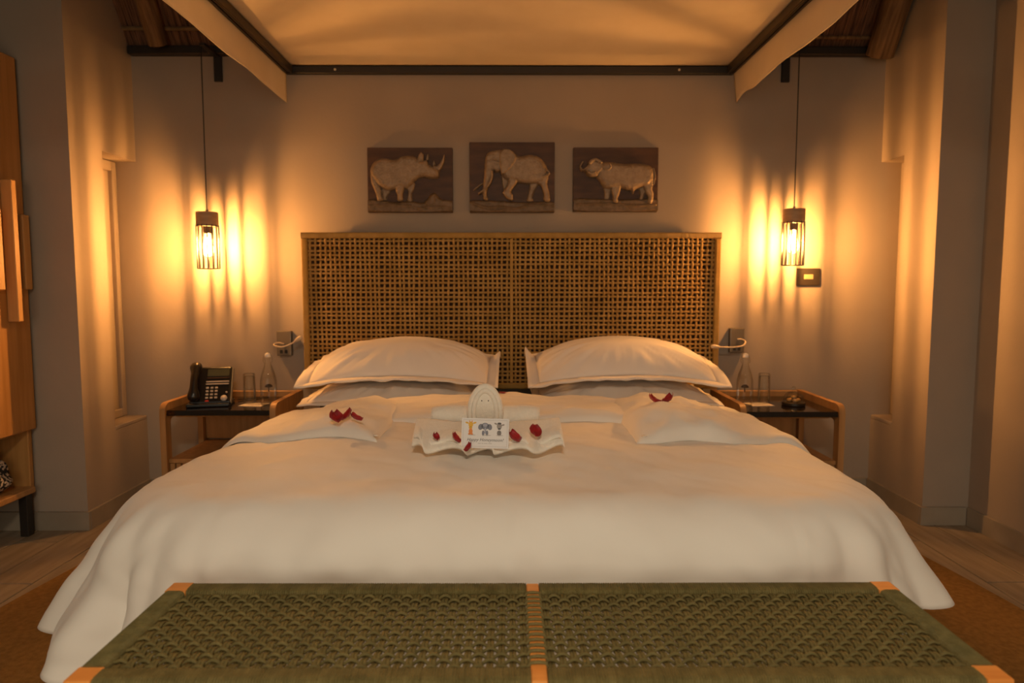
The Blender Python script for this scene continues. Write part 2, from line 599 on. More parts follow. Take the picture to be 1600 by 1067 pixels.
def duvet_pt(a, b):
    """a: distance across (unrolled), b: position along y (unrolled past the foot)."""
    sg = -1 if a < 0 else 1
    ca, cb = DW - DRC, DFOOT + DRC          # the flat top has rounded foot corners
    ea, eb = abs(a) - ca, cb - b
    if ea > 0 and eb > 0:
        q = math.hypot(ea, eb)
        ux, uy = ea / q, eb / q
        d = max(0.0, q - DRC)
        k_ = min(q, DRC)
        x, y = sg * (ca + ux * k_), cb - uy * k_
    else:
        da, db = max(0.0, abs(a) - DW), max(0.0, DFOOT - b)
        d = max(da, db)
        ux, uy = (1, 0) if da > 0 else ((0, 1) if db > 0 else (0, 0))
        x, y = max(-DW, min(DW, a)), max(b, DFOOT)
    topz = DZ + .022 * math.cos(x / DW * PI / 2) + .010 * nz(x * 2.0, y * 2.0, 3.1) + .006 * nz(x * 5, y * 5, 1.7)
    edge = sstep(.35, 0.0, min(DW - abs(x), y - DFOOT))
    topz -= (.016 + .012 * sstep(2.0, 2.6, y)) * edge
    x *= 1 - (.030 if sg < 0 else .070) * sstep(0, .6, abs(x)) * sstep(2.5, 1.75, y)
    if d > 0:
        R = .15
        head = sstep(2.25, 2.85, y)
        flare_s = lerp(.40, .10, head) * (1.28 if sg < 0 else 1.15)
        flare = flare_s * ux * ux + .16 * uy * uy + .14 * (2 * ux * uy) ** 2
        th_end = PI / 2 - flare
        arc = R * th_end
        if d < arc:
            t = d / R
            h, g = R * math.sin(t), R * (1 - math.cos(t))
        else:
            h, g = R * math.sin(th_end), R * (1 - math.cos(th_end))
            h += (d - arc) * math.cos(th_end)
            g += (d - arc) * math.sin(th_end)
        # hanging folds
        ang = math.atan2(uy, ux)
        per = (y * 1.0 if uy < 1e-6 else 0) + ang * .55 - (abs(x) if ux < 1e-6 else 0)
        k = max(0.0, d - .06) / .38
        corner = 2 * ux * uy
        amp = (.012 + .022 * corner + .006 * ux) * k ** 1.2
        fold = math.sin(per * 21 + sg * 1.3 + 1.5 * nz(per * 3, sg * 5.0)) + .5 * math.sin(per * 43 + 2 * nz(per * 4, 9.0))
        h += amp * fold
        h += .020 * min(1, d / .2) * (nz(per * 5, d * 7, sg * 2.0) + .5 * nz(per * 13 + d * 6, d * 9, sg * 4.0))
        x += sg * ux * h
        y -= uy * h
        topz -= g
    x *= 1 - .085 * sstep(1.85, 2.5, y)         # the bed draws in towards the headboard
    return Vector((x + .01, y, topz))


NA, NB_ = 230, 190
P = []
for i in range(NA):
    a = lerp(-DW - OVER, DW + OVER_R, i / (NA - 1))
    row = []
    for j in range(NB_):
        b = lerp(DFOOT - (OVER if a < 0 else lerp(OVER, OVER_R, sstep(.2, .9, a))), DHEAD, j / (NB_ - 1))
        # round the cloth's foot corners
        ea, eb = abs(a) - (DW - DRC), DFOOT + DRC - b
        aa, bb = a, b
        if ea > 0 and eb > 0:
            m_ = max(ea, eb) / math.hypot(ea, eb)
            aa = math.copysign(DW - DRC + ea * m_, a)
            bb = DFOOT + DRC - eb * m_
        p = duvet_pt(aa, bb)
        cr = 1 - abs(nz(aa * 4 + bb * 2.5, bb * 3 - aa, 12.0)) * 6       # sparse soft creases
        wz = .0045 * nz(aa * 7, bb * 7, 4.0) + .0025 * nz(aa * 19 + bb * 9, bb * 15, 8.0) + .005 * max(0, cr) ** 2 * nz(aa * 2, bb * 2, 20.0)
        p.z += wz * 1.2
        p.y += wz * (1.5 if bb < DFOOT + .1 else 0)
        row.append(p)
    P.append(row)
duvet = thing('duvet', 'white cotton duvet spread over the bed and hanging down its sides', 'duvet')
me = MB().grid(P, NA, NB_).obj('duvet_cover', LINEN, duvet, smooth=True, fix=False)
md = me.modifiers.new('thick', 'SOLIDIFY')
md.thickness = .014
md.offset = -1.0


def puff(name, quad, thick, lift, parent, m_, n=46, wr=.004, power=4, seed=0.0, front_fat=1.0):
    """a padded flap lying on the duvet: quad = four (a,b) corners, conforming to the duvet below."""
    top, bot = [], []
    for i in range(n):
        u = i / (n - 1)
        rt, rb = [], []
        for j in range(n):
            v = j / (n - 1)
            a = lerp(lerp(quad[0][0], quad[1][0], u), lerp(quad[3][0], quad[2][0], u), v)
            b = lerp(lerp(quad[0][1], quad[1][1], u), lerp(quad[3][1], quad[2][1], u), v)
            a += .014 * nz(u * 3 + seed, v * 3) * (1)
            b += .040 * nz(u * 3.3 + seed, v * 3, 5.0)
            p = duvet_pt(a, b)
            e = .004
            n1 = (duvet_pt(a + e, b) - duvet_pt(a - e, b)).cross(duvet_pt(a, b + e) - duvet_pt(a, b - e))
            n1.normalize()
            if n1.z < 0:
                n1 = -n1
            su, sv = abs(2 * u - 1), abs(2 * v - 1)
            pr = max(0, (1 - su ** power)) ** .5 * max(0, (1 - sv ** power)) ** .5
            w = wr * (nz(u * 7 + seed, v * 5, 2.0) + .6 * nz(u * 15 + seed, v * 11, 6.0))
            outer = lerp(1.0, .45, sstep(.55, 1.05, abs(a)))
            h = lift + .003 + (thick * lerp(1.0, front_fat, v) + w) * pr * outer
            rt.append(p + n1 * h)
            rb.append(p + n1 * (lift + .0015 * pr))
        top.append(rt)
        bot.append(rb)
    mb = MB()
    mb.grid(top, n, n)
    mb.grid(bot, n, n)
    off = n * n
    edge = [i * n for i in range(n)] + [(n - 1) * n + j for j in range(1, n)] + [i * n + n - 1 for i in range(n - 2, -1, -1)] + [j for j in range(n - 2, 0, -1)]
    for k in range(len(edge)):
        a_, b_ = edge[k], edge[(k + 1) % len(edge)]
        mb.f.append((a_, b_, b_ + off, a_ + off))
    return mb.obj(name, m_, parent, smooth=True)


puff('turned_down_band', [(-.60, 2.79), (.60, 2.79), (.56, 2.30), (-.50, 2.36)], .036, .011, duvet, LINEN, seed=3.0, wr=.012, front_fat=1.1)
puff('folded_corner', [(-1.16, 2.77), (-.47, 2.70), (-.425, 2.05), (-1.10, 2.26)], .046, .014, duvet, LINEN, seed=11.0, wr=.018, front_fat=1.15, power=4)
puff('folded_corner', [(.42, 2.76), (1.16, 2.79), (1.10, 2.20), (.395, 2.03)], .070, .013, duvet, LINEN, seed=23.0, wr=.024, front_fat=1.2, power=3.4)
for (a, b, sx) in ((-.432, 2.055, -1), (.425, 2.06, 1)):
    p = duvet_pt(a, b)
    MB().lathe([(.001, 0), (.008, .001), (.009, .003), (.006, .005), (.001, .005)], 12).obj('button', CERAMIC, duvet, loc=(p.x, p.y - .004, p.z + .030), smooth=True)


# pillows
def pillow(name, label, loc, W, D, T, rx=0.0, rz=0.0, flange=.045, droop=.03, seed=0.0, back=0.0, group='pillows stacked against the headboard', curl=None, ry=0.0):
    t = thing(name, label, 'pillow', loc, rz, group)
    n = 60
    fl = flange

    def body(sgn):
        rows = []
        for i in range(n):
            u = -1 + 2 * i / (n - 1)
            row = []
            for j in range(n):
                v = -1 + 2 * j / (n - 1)
                pr = max(0, 1 - abs(u) ** 2.4) ** .66 * max(0, 1 - abs(v) ** 2.2) ** .60
                pin = 1 - .035 * (abs(u) ** 2) * (1 - abs(v)) * 0
                x = u * (W / 2 - fl) * pin
                y = v * (D / 2 - fl)
                ang = math.atan2(v, u)
                rr = math.hypot(u, v)
                wr = (.013 * nz(ang * 4.0 + seed, rr * 2.0, 1.0) + .010 * nz(ang * 12 + seed, rr * 2, 4.0)) * sstep(.30, .85, rr) * (1 if sgn > 0 else .3)
                z = sgn * (T / 2 * pr * (1 + .06 * nz(u * 2 + seed, v * 2))) + wr * pr ** .5
                z -= droop * max(0, -v) ** 2 * (1.0) + droop * .7 * u * u
                row.append((x, y, z))
            rows.append(row)
        return rows
    mb = MB()
    mb.grid(body(1), n, n)
    mb.grid(body(-1), n, n)
    o = mb.obj('pillow_body', PILLOWC, t, smooth=True)
    bm = bmesh.new()
    bm.from_mesh(o.data)
    bmesh.ops.remove_doubles(bm, verts=bm.verts[:], dist=.0004)
    bmesh.ops.recalc_face_normals(bm, faces=bm.faces[:])
    bm.to_mesh(o.data)
    bm.free()
    # flange: a flat hem all round
    ring_i, ring_o = [], []
    N = 220
    hw, hd = W / 2 - fl - .004, D / 2 - fl - .004
    mb = MB()
    rows = []
    for r in range(4):
        e = r / 3
        row = []
        for k in range(N):
            s = 4.0 * k / N
            q, w = int(s), s - int(s)
            c = [(-1, -1), (1, -1), (1, 1), (-1, 1), (-1, -1)]
            u = lerp(c[q][0], c[q + 1][0], w)
            v = lerp(c[q][1], c[q + 1][1], w)
            x = u * (hw + (fl + .004) * e)
            y = v * (hd + (fl + .004) * e)
            z = -droop * max(0, -v) ** 2 - droop * .7 * u * u
            z += e * (.010 * nz(x * 9 + seed, y * 9, 2.2) + .005 * nz(x * 22 + seed, y * 22)) - .008 * e
            if curl:
                for (cu, cv, amt, wid) in curl:
                    dd = math.hypot((u - cu), (v - cv) * .8)
                    z += amt * e * math.exp(-(dd / wid) ** 2)
            row.append((x, y, z))
        rows.append(row + [row[0]])
    mb.grid(rows, 4, N + 1)
    f = mb.obj('flange', PILLOWC, t, smooth=True, fix=False)
    md = f.modifiers.new('thick', 'SOLIDIFY')
    md.thickness = .006
    md.offset = 0
    for c in (o, f):
        c.rotation_euler = (rx, ry, 0)
    return t


pillow('pillow', 'lower white pillow beneath the bulging one, beside the nightstand with the telephone', (-.49, 3.075, .593), .80, .50, .115, rx=.0, droop=.012, seed=1.0, flange=.03)
pillow('pillow', 'upper white pillow with flanged hem, nearer the telephone', (-.475, 3.085, .748), .86, .50, .165, rx=.07, rz=-.015, droop=.050, seed=5.0, curl=[(1, .3, .05, .35)])
pillow('pillow', 'lower white pillow beneath the bulging one, beside the nightstand with the glass dome', (.50, 3.075, .593), .80, .50, .115, rx=.0, droop=.012, seed=9.0, flange=.03)
pillow('pillow', 'upper white pillow with flanged hem, nearer the glass dome', (.505, 3.085, .751), .86, .50, .165, rx=.07, rz=.015, droop=.050, seed=14.0, curl=[(-1, .35, .06, .3)])

# ------------------------------------------------------------------ headboard
HX0, HX1, HZ0, HZ1, HYF = -1.015, 1.035, .555, 1.325, 3.355
hb = thing('headboard', 'wide headboard woven from golden rattan cord behind the pillows', 'headboard')


def wrapped(pts_a, pts_b, hw, hh, pitch, amp, sideways):
    """a rail wrapped in cord: box section swept from a to b with ridges."""
    a, b = Vector(pts_a), Vector(pts_b)
    d = (b - a)
    L = d.length
    d.normalize()
    s = Vector(sideways).normalized()
    t = d.cross(s)
    n = max(2, int(L / pitch) * 2)
    prof = []
    for k in range(12):
        an = 2 * PI * (k + .5) / 12
        c, si = math.cos(an), math.sin(an)
        pwr = .45
        prof.append((math.copysign(abs(c) ** pwr, c), math.copysign(abs(si) ** pwr, si)))
    vs, fs = [], []
    for i in range(n + 1):
        p = a + d * (L * i / n)
        e = amp if i % 2 else 0.0
        e *= random.uniform(.6, 1.2)
        for (c, si) in prof:
            vs.append(p + s * (c * (hw - e)) + t * (si * (hh - e)))
    q = len(prof)
    for i in range(n):
        for k in range(q):
            k2 = (k + 1) % q
            fs.append((i * q + k, i * q + k2, (i + 1) * q + k2, (i + 1) * q + k))
    fs.append(tuple(range(q)))
    fs.append(tuple(n * q + k for k in range(q)))
    return MB().add(vs, fs)


XC = (HX0 + HX1) / 2
rw = .015
for (a, b, sd) in (((HX0 + .001, HYF + .012, HZ1 - rw), (HX1 - .001, HYF + .012, HZ1 - rw), (0, 1, 0)),
                   ((HX0 + .001, HYF + .012, HZ0 + rw), (HX1 - .001, HYF + .012, HZ0 + rw), (0, 1, 0)),
                   ((HX0 + rw, HYF + .012, HZ0 + .031), (HX0 + rw, HYF + .012, HZ1 - .031), (0, 1, 0)),
                   ((HX1 - rw, HYF + .012, HZ0 + .031), (HX1 - rw, HYF + .012, HZ1 - .031), (0, 1, 0))):
    wrapped(a, b, .016, rw, .006, .0016, sd).obj('frame_rail', RATRIM, hb)
wrapped((XC, HYF + .012, HZ0 + .031), (XC, HYF + .012, HZ1 - .031), .009, .008, .006, .001, (0, 1, 0)).obj('centre_rail', RATRIM, hb)
MB().rbox(HX0 + .02, HX1 - .02, HYF + .036, HYF + .048, HZ0 + .02, HZ1 - .01, .003, 1).obj('backing', BACKING, hb)
MB().rbox(HX0 + .06, HX0 + .12, HYF + .048, YB - .001, .10, HZ1 - .05, .003, 1).obj('wall_batten', BACKING, hb)
MB().rbox(HX1 - .12, HX1 - .06, HYF + .048, YB - .001, .10, HZ1 - .05, .003, 1).obj('wall_batten', BACKING, hb)


def ribbon(pts, side, hw, ht):
    """flat-ish hexagonal cord along pts; side = in-plane direction."""
    s = Vector(side)
    n = len(pts)
    vs, fs = [], []
    for i in range(n):
        p = Vector(pts[i])
        t = (Vector(pts[min(n - 1, i + 1)]) - Vector(pts[max(0, i - 1)])).normalized()
        u = s.cross(t).normalized()
        for (c, h) in ((-1, 0), (-.6, 1), (.6, 1), (1, 0), (.6, -1), (-.6, -1)):
            vs.append(p + s * (c * hw) + u * (h * ht))
    for i in range(n - 1):
        for k in range(6):
            k2 = (k + 1) % 6
            fs.append((i * 6 + k, i * 6 + k2, i * 6 + 6 + k2, i * 6 + 6 + k))
    return vs, fs


zlo, zhi = HZ0 + 2 * rw, HZ1 - 2 * rw
NR = 31
dzr = (zhi - zlo) / NR
for (xa, xb) in ((HX0 + 2 * rw, XC - .008), (XC + .008, HX1 - 2 * rw)):
    NCc = 41
    dxc = (xb - xa) / NCc
    m = MB()
    A = .0042
    for i in range(NCc):
        x = xa + (i + .5) * dxc
        pts = []
        jx = random.uniform(-.0018, .0018)
        for j in range(-1, 2 * NR + 2):
            z = zlo + (j / 2) * dzr
            row = (j - 1) / 2
            ph = math.cos(PI * (row + i))
            bow = .0022 * math.sin(z * 9 + i)
            pts.append((x + jx + bow, HYF + .012 + A * ph, min(max(z, zlo - .004), zhi + .004)))
        m.add(*ribbon(pts, (1, 0, 0), .0056, .0028))
    for j in range(NR):
        z = zlo + (j + .5) * dzr
        pts = []
        jz = random.uniform(-.0015, .0015)
        for i in range(-1, 2 * NCc + 2):
            x = xa + (i / 2) * dxc
            col = (i - 1) / 2
            ph = -math.cos(PI * (col + j))
            pts.append((min(max(x, xa - .004), xb + .004), HYF + .012 + A * ph, z + jz + .0018 * math.sin(x * 7 + j * 2)))
        m.add(*ribbon(pts, (0, 0, 1), .0056, .0028))
    o = m.obj('woven_cords', RATTAN, hb, smooth=True, fix=True)
    o['kind'] = 'stuff'

# ------------------------------------------------------------------ bench
BX0, BX1, BY0, BY1, BZ = -.691, .785, 1.010, 1.364, .46
bn = thing('bench', 'long low bench with a seat woven from olive green cord at the bed foot', 'bench')
BXC = (BX0 + BX1) / 2
RWD = .021
zr = BZ - .017
for (x, y) in ((BX0 + RWD, BY0 + RWD), (BX1 - RWD, BY0 + RWD), (BX0 + RWD, BY1 - RWD), (BX1 - RWD, BY1 - RWD)):
    MB().rbox(x - RWD, x + RWD, y - RWD, y + RWD, .0135, BZ - .0005, .003, 2).obj('leg', ORANGE, bn)
for y in (BY0 + RWD, BY1 - RWD):
    for (xa, xb) in ((BX0 + 2 * RWD + .001, BXC - .0135), (BXC + .0135, BX1 - 2 * RWD - .001)):
        wrapped((xa, y, zr), (xb, y, zr), RWD, .0185, .0046, .0017, (0, 1, 0)).obj('cord_wrapped_rail', GREEN, bn)
for x in (BX0 + RWD, BX1 - RWD):
    wrapped((x, BY0 + 2 * RWD + .001, zr), (x, BY1 - 2 * RWD - .001, zr), RWD, .0185, .0046, .0017, (1, 0, 0)).obj('cord_wrapped_rail', GREEN, bn)
MB().rbox(BXC - .013, BXC + .013, BY0 + .002, BY1 - .002, BZ - .036, BZ - .003, .003, 2).obj('centre_bar', ORANGE, bn)
MB().rbox(BX0 + .06, BX1 - .06, BY0 + .16, BY0 + .19, .12, .16, .004, 1).obj('stretcher', ORANGE, bn)
for x in (BX0 + RWD, BX1 - RWD):
    MB().rbox(x - .018, x + .018, BY0 + .0425, BY1 - .0425, .12, .16, .004, 1).obj('stretcher', ORANGE, bn)
ya, yb = BY0 + 2 * RWD, BY1 - 2 * RWD
NROW = 15
dyr = (yb - ya) / NROW
zc = BZ - .0105
AW = .0046
NV = 36


def oval(pts, side, hw, ht, m_=None):
    s = Vector(side)
    n = len(pts)
    vs, fs = [], []
    for i in range(n):
        p = Vector(pts[i])
        t = (Vector(pts[min(n - 1, i + 1)]) - Vector(pts[max(0, i - 1)])).normalized()
        u = s.cross(t).normalized()
        for k in range(8):
            a = 2 * PI * (k + .5) / 8
            vs.append(p + s * (math.cos(a) * hw) + u * (math.sin(a) * ht))
    for i in range(n - 1):
        for k in range(8):
            k2 = (k + 1) % 8
            fs.append((i * 8 + k, i * 8 + k2, i * 8 + 8 + k2, i * 8 + 8 + k))
    return (m_ or MB()).add(vs, fs)


protos = {}
for par in (0, 1):
    mb = MB()
    pts = []
    for j in range(-1, 4 * NROW + 2):
        y = (j / 4) * dyr
        ph = math.cos(PI * (j / 4 - .5 + par))
        pts.append((0, min(max(y, -.006), yb - ya + .006), AW * .60 * ph))
    for off in (-.0031, .0031):   # each cord is a doubled strand
        oval([(p[0] + off, p[1], p[2]) for p in pts], (1, 0, 0), .0034, .0024, mb)
    protos[par] = mb
first = {}
xs = []
for (xa, xb) in ((BX0 + 2 * RWD, BXC - .013), (BXC + .013, BX1 - 2 * RWD)):
    for i in range(NV):
        xs.append(xa + (i + .5) * (xb - xa) / NV)
for gi, x in enumerate(xs):
    par = gi % 2
    if par not in first:
        first[par] = protos[par].obj('cross_cord', GREEN, bn, smooth=True, loc=(x, ya, zc))
    else:
        share(first[par], 'cross_cord', bn, (x, ya, zc))
hp = {}
for par in (0, 1):
    pts = []
    ext = [BX0 + 2 * RWD - .006] + [v for k in range(len(xs) - 1) for v in ((xs[k], k), (None, k))] + [(xs[-1], len(xs) - 1)]
    P_ = [(BX0 + 2 * RWD - .008, 0, 0)]
    for k in range(len(xs)):
        ph = -math.cos(PI * (k + par))     # opposite of the cross cord at this crossing
        for q_ in (-.0065, -.0035, 0, .0035, .0065):
            P_.append((xs[k] + q_, 0, AW * ph * (1.0 - .9 * (q_ / .0093) ** 2)))
        if k == NV - 1:
            P_.append((BXC - .012, 0, .0095))
            P_.append((BXC, 0, .0105))
            P_.append((BXC + .012, 0, .0095))
    P_.append((BX1 - 2 * RWD + .008, 0, 0))
    hp[par] = oval(P_, (0, 1, 0), .0036, .0030)
hfirst = {}
for j in range(NROW):
    y = ya + (j + .5) * dyr
    par = j % 2
    if par not in hfirst:
        hfirst[par] = hp[par].obj('long_cord', GREEN, bn, smooth=True, loc=(0, y, zc))
    else:
        share(hfirst[par], 'long_cord', bn, (0, y, zc))


# ------------------------------------------------------------------ nightstands
def nightstand(label, x0, x1, y0, y1):
    t = thing('nightstand', label, 'nightstand', (x0, y0, 0), 0, 'nightstands beside the bed')
    W, D = x1 - x0, y1 - y0
    TH, HT = .026, .545
    for x in (0, W - TH):
        # open side frame: front post, top rail, back post with rounded outer corners
        mb = MB()
        outer, inner = [], []
        def arc(cx, cz, r, a0, a1, n=6):
            return [(cx + r * math.cos(lerp(a0, a1, k / n)), cz + r * math.sin(lerp(a0, a1, k / n))) for k in range(n + 1)]
        r = .04
        outer = [(0, 0.0005)] + arc(r, HT - r, r, PI, PI / 2) + arc(D - .01, HT - .01, .01, PI / 2, 0, 3) + [(D, 0.0005)]
        ri = .02
        inner = [(.048, .0005)] + arc(.048 + ri, HT - .072 - ri, ri, PI, PI / 2) + arc(D - .048 - ri, HT - .072 - ri, ri, PI / 2, 0, 3) + [(D - .048, .0005)]
        n = len(outer)
        assert n == len(inner)
        vs = []
        for xx in (x, x + TH):
            vs += [(xx, a, b) for a, b in outer] + [(xx, a, b) for a, b in inner]
        fs = []
        for i in range(n - 1):
            fs += [(i, i + 1, n + i + 1, n + i), (2 * n + i, 3 * n + i, 3 * n + i + 1, 2 * n + i + 1)]
            fs += [(i, 2 * n + i, 2 * n + i + 1, i + 1), (n + i, n + i + 1, 3 * n + i + 1, 3 * n + i)]
        fs += [(0, n, 3 * n, 2 * n), (n - 1, 2 * n - 1 + 0, 4 * n - 1, 3 * n - 1)]
        o = mb.add(vs, fs).obj('side_frame', OAK, t)
        smooth_angle(o, 35)
    e = .0012
    MB().rbox(TH + e, W - TH - e, .008, D - .024, .489, .513, .002, 1).obj('top', GLASSTOP, t)
    MB().rbox(TH + e, W - TH - e, .09, D - .03, .468, .4885, .002, 1).obj('top_support', OAKD, t)
    MB().rbox(TH + e, W - TH - e, D - .022, D - .004, .30, HT - .004, .003, 1).obj('back_panel', OAK, t)
    MB().rbox(TH + e, W - TH - e, .012, D - .004, .272, .292, .003, 1).obj('shelf', OAK, t)
    MB().rbox(TH + e, W - TH - e, .05, D - .004, .09, .271, .002, 1).obj('drawer_box', BACKING, t)
    dbx = t.children[-1]
    ns = 17
    sw = (W - 2 * TH - 2 * e) / ns
    o0 = None
    for k in range(ns):
        xx = TH + e + k * sw
        if o0 is None:
            o0 = MB().rbox(.003, sw - .003, .0, .03, .092, .270, .0015, 1).obj('slat', OAK, dbx, loc=(xx, .018, 0))
        else:
            share(o0, 'slat', dbx, (xx, .018, 0))
    return t


nightstand('oak nightstand with black glass top carrying the telephone', -1.555, -1.040, 3.0, 3.415)
nightstand('oak nightstand with black glass top carrying the glass dome', 1.015, 1.475, 2.955, 3.415)
NSZ = .513


def bottle(label, loc, rz):
    t = thing('bottle', label, 'bottle', loc, rz, 'swing-top water bottles')
    prof = [(.001, .001), (.034, .001), (.037, .006), (.0375, .09), (.036, .115), (.030, .145), (.021, .170), (.0145, .190), (.0130, .205), (.0150, .210), (.0150, .218), (.0125, .221)]
    o = MB().lathe(prof, 28, close=False).obj('glass_body', GLASS, t, smooth=True)
    MB().lathe([(.0126, .2215), (.0135, .225), (.0135, .233), (.010, .239), (.004, .242), (.001, .242)], 16).obj('stopper', CERAMIC, t, smooth=True)
    b = [(.016 * s, 0, 0) for s in (-1, 1)]
    pts = [(-.0165, 0, .196), (-.021, 0, .205), (-.018, 0, .222), (-.008, 0, .2435), (0, 0, .245), (.008, 0, .2435), (.018, 0, .222), (.021, 0, .205), (.0165, 0, .196)]
    MB().tube(pts, .0012, 6).obj('wire_bail', GREYPLATE, t, smooth=True)
    # small printed tree: crown and trunk curved on the glass
    mb = MB()
    def on(xa, z):
        an = xa / .0382
        return (.0381 * math.sin(an), -.0381 * math.cos(an), z)
    crown = [(-.018, .088), (-.012, .097), (-.002, .102), (.008, .101), (.016, .095), (.019, .087), (.007, .085), (-.007, .086)]
    mb.add([on(*p) for p in crown], [tuple(range(len(crown)))])
    tr_ = [(-.0025, .087), (.0025, .087), (.0032, .066), (-.0022, .066)]
    mb.add([on(*p) for p in tr_], [(0, 1, 2, 3)])
    mb.obj('printed_emblem', EMBLEM, t)
    return t


def tumbler(label, loc):
    # glass standing upside down on its paper mat
    prof = [(.0265, .001), (.0285, .0015), (.0270, .135), (.024, .140), (.001, .140)]
    inner = [(.001, .127), (.022, .127), (.0245, .122), (.0262, .003), (.0265, .001)]
    o = MB().lathe(prof, 28, close=False).add([], []).lathe(inner, 28, close=False).obj('drinking_glass', GLASS, None, smooth=True, loc=loc)
    return tag(o, label, 'glass', 'tumblers turned upside down')


for s, bx, by, gx, gy, mx, my, where in ((-1, -1.118, 3.145, -1.222, 3.185, -1.190, 3.15, 'telephone'), (1, 1.086, 3.12, 1.200, 3.185, 1.165, 3.15, 'glass dome')):
    o = MB().rbox(-.055, .055, -.045, .045, 0, .0015, .0006, 1).obj('paper_mat', PAPER, None, loc=(mx, my, NSZ + .0005))
    o.rotation_euler = (0, 0, s * .12)
    tag(o, 'white paper mat under the tumbler on the nightstand with the %s' % where, 'paper mat', 'paper mats on the nightstands')
    bottle('clear swing-top water bottle on the nightstand with the %s' % where, (bx, by, NSZ + .0025), -.34 * s)
    tumbler('clear tumbler turned upside down on the nightstand with the %s' % where, (gx, gy, NSZ + .0025))

# glass dome with biscuits
dome = thing('glass_dome', 'small glass cloche with knob on a dark base on the nightstand', 'glass dome', (1.318, 3.13, NSZ + .0008))
MB().lathe([(.001, 0), (.050, 0), (.052, .004), (.052, .014), (.049, .017), (.001, .017)], 30).obj('base', DOMEBASE, dome, smooth=False)
pr = [(.0440, .0175)] + [(.0445 * math.cos(a) ** .8, .030 + .034 * math.sin(a)) for a in [k * PI / 2 / 10 * .96 for k in range(11)]] + [(.004, .068), (.0075, .074), (.0085, .080), (.005, .086), (.001, .087)]
MB().lathe(pr, 28, close=False).obj('dome', GLASS, dome, smooth=True)
for k in range(5):
    a = k * 2 * PI / 4
    rr = .020 if k < 4 else 0
    z = .018 if k < 4 else .0315
    o = MB().lathe([(.001, 0), (.011, 0), (.013, .004), (.012, .010), (.007, .013), (.001, .0132)], 12).obj('biscuit', COOKIE, None, smooth=True,
                   loc=(1.318 + rr * math.cos(a), 3.13 + rr * math.sin(a), NSZ + .0008 + z))
    tag(o, 'small golden biscuit lying on the base under the glass dome' if k < 4 else 'topmost golden biscuit heaped on the others under the glass dome', 'biscuit', 'biscuits under the glass dome')

# ------------------------------------------------------------------ telephone
ph = thing('telephone', 'black desk telephone with handset and grey keys on the nightstand', 'telephone', (-1.385, 3.155, NSZ + .0005), .22)
MB().rbox(-.10, .085, -.075, .085, 0, .016, .006, 2).obj('foot', PHONE, ph)
til = Matrix.Translation((0, -.055, .016)) @ Matrix.Rotation(math.radians(-32), 4, 'X')
# the face is a slab standing on the foot, leaning backwards
FH = .185
pf = MB().rbox(-.090, .085, 0, .030, 0, FH, .008, 2, M=til).obj('face', PHONE, ph)
MB().prism([(-.030, .012), (.080, .012), (.062, .145), (.045, .145)], -.07, .07, 'x').obj('stand', PHONE, ph)
MB().rbox(.0855, .0905, .001, .028, .002, FH - .004, .002, 1, M=til).obj('edge_trim', PHONESIDE, pf)
MB().box(-.020, .075, -.0022, .0, FH - .050, FH - .014, M=til).obj('screen', LCD, pf)
MB().box(-.020, .075, -.0018, .0, FH - .062, FH - .055, M=til).obj('softkey_row', BACKING, pf)
for z in (.104, .092):
    MB().rbox(-.024, .076, -.004, .0, z, z + .006, .001, 1, M=til).obj('label_strip', KEYM, pf)
mb = MB()
for r in range(4):
    for c in range(3):
        xx, zz = -.022 + c * .0195, .071 - r * .0165
        mb.rbox(xx, xx + .0125, -.005, 0, zz, zz + .009, .0015, 1, M=til)
mb.obj('keypad', KEYM, pf)
MB().rbox(-.022, -.006, -.005, 0, .006, .014, .0015, 1, M=til).obj('red_key', REDKEY, pf)
MB().lathe([(.001, .006), (.012, .005), (.015, 0), (.015, -.002)], 20, M=til @ Matrix.Translation((.058, 0, .024)) @ Matrix.Rotation(PI / 2, 4, 'X')).obj('dial_key', KEYM, pf, smooth=True)
MB().lathe([(.001, .005), (.004, .004), (.005, 0)], 10, M=til @ Matrix.Translation((.068, 0, .052)) @ Matrix.Rotation(PI / 2, 4, 'X')).obj('round_key', KEYM, pf, smooth=True)
# handset: a bowed bar with two swollen ends
hs = []
rad = []
for k in range(17):
    t = k / 16
    z = lerp(-.004, FH + .004, t)
    bow = -.030 - .026 * math.sin(PI * t)
    e = max(abs(t - .10), 0) 
    sw = .0165 + .0105 * (math.exp(-((t - .13) / .12) ** 2) + math.exp(-((t - .87) / .11) ** 2))
    if k in (0, 16):
        sw *= .45
    hs.append((-.064, bow, z))
    rad.append(sw)
MB().tube(hs, rad, 16, M=til, squash=(.85, 1.0)).obj('handset', PHONE, ph, smooth=True)
# cable from the phone falling behind the top to a socket strip on the shelf
MB().tube([(-1.31, 3.265, NSZ + .006), (-1.24, 3.32, NSZ + .004), (-1.20, 3.375, NSZ + .004)], .0022, 6).obj('cable_run', PHONE, None, smooth=True)
cb = bpy.data.objects['cable_run']
cb.name = 'telephone_cable'
tag(cb, 'thin black telephone cable on the nightstand top', 'cable')
pts = []
for k in range(15):
    t = k / 14
    pts.append((-1.235 + .085 * t + .012 * math.sin(t * 3), 3.345, lerp(.470, .300, t) + .014 * math.sin(t * PI) ))
o = MB().tube(pts, .0026, 6).obj('power_cable', PHONE, None, smooth=True)
tag(o, 'black power cable hanging under the nightstand top', 'cable')
ad = thing('power_adapter', 'flat black power adapter with looped cable on the nightstand shelf', 'adapter', (-1.325, 3.33, .2925))
MB().rbox(-.055, .055, -.02, .02, 0, .012, .003, 1).obj('casing', PHONE, ad)
MB().tube([(-.02, 0, .011), (-.022, 0, .028), (-.005, 0, .036), (.02, 0, .026), (.03, 0, .011)], .0022, 6).obj('cable_loop', PHONE, ad, smooth=True)


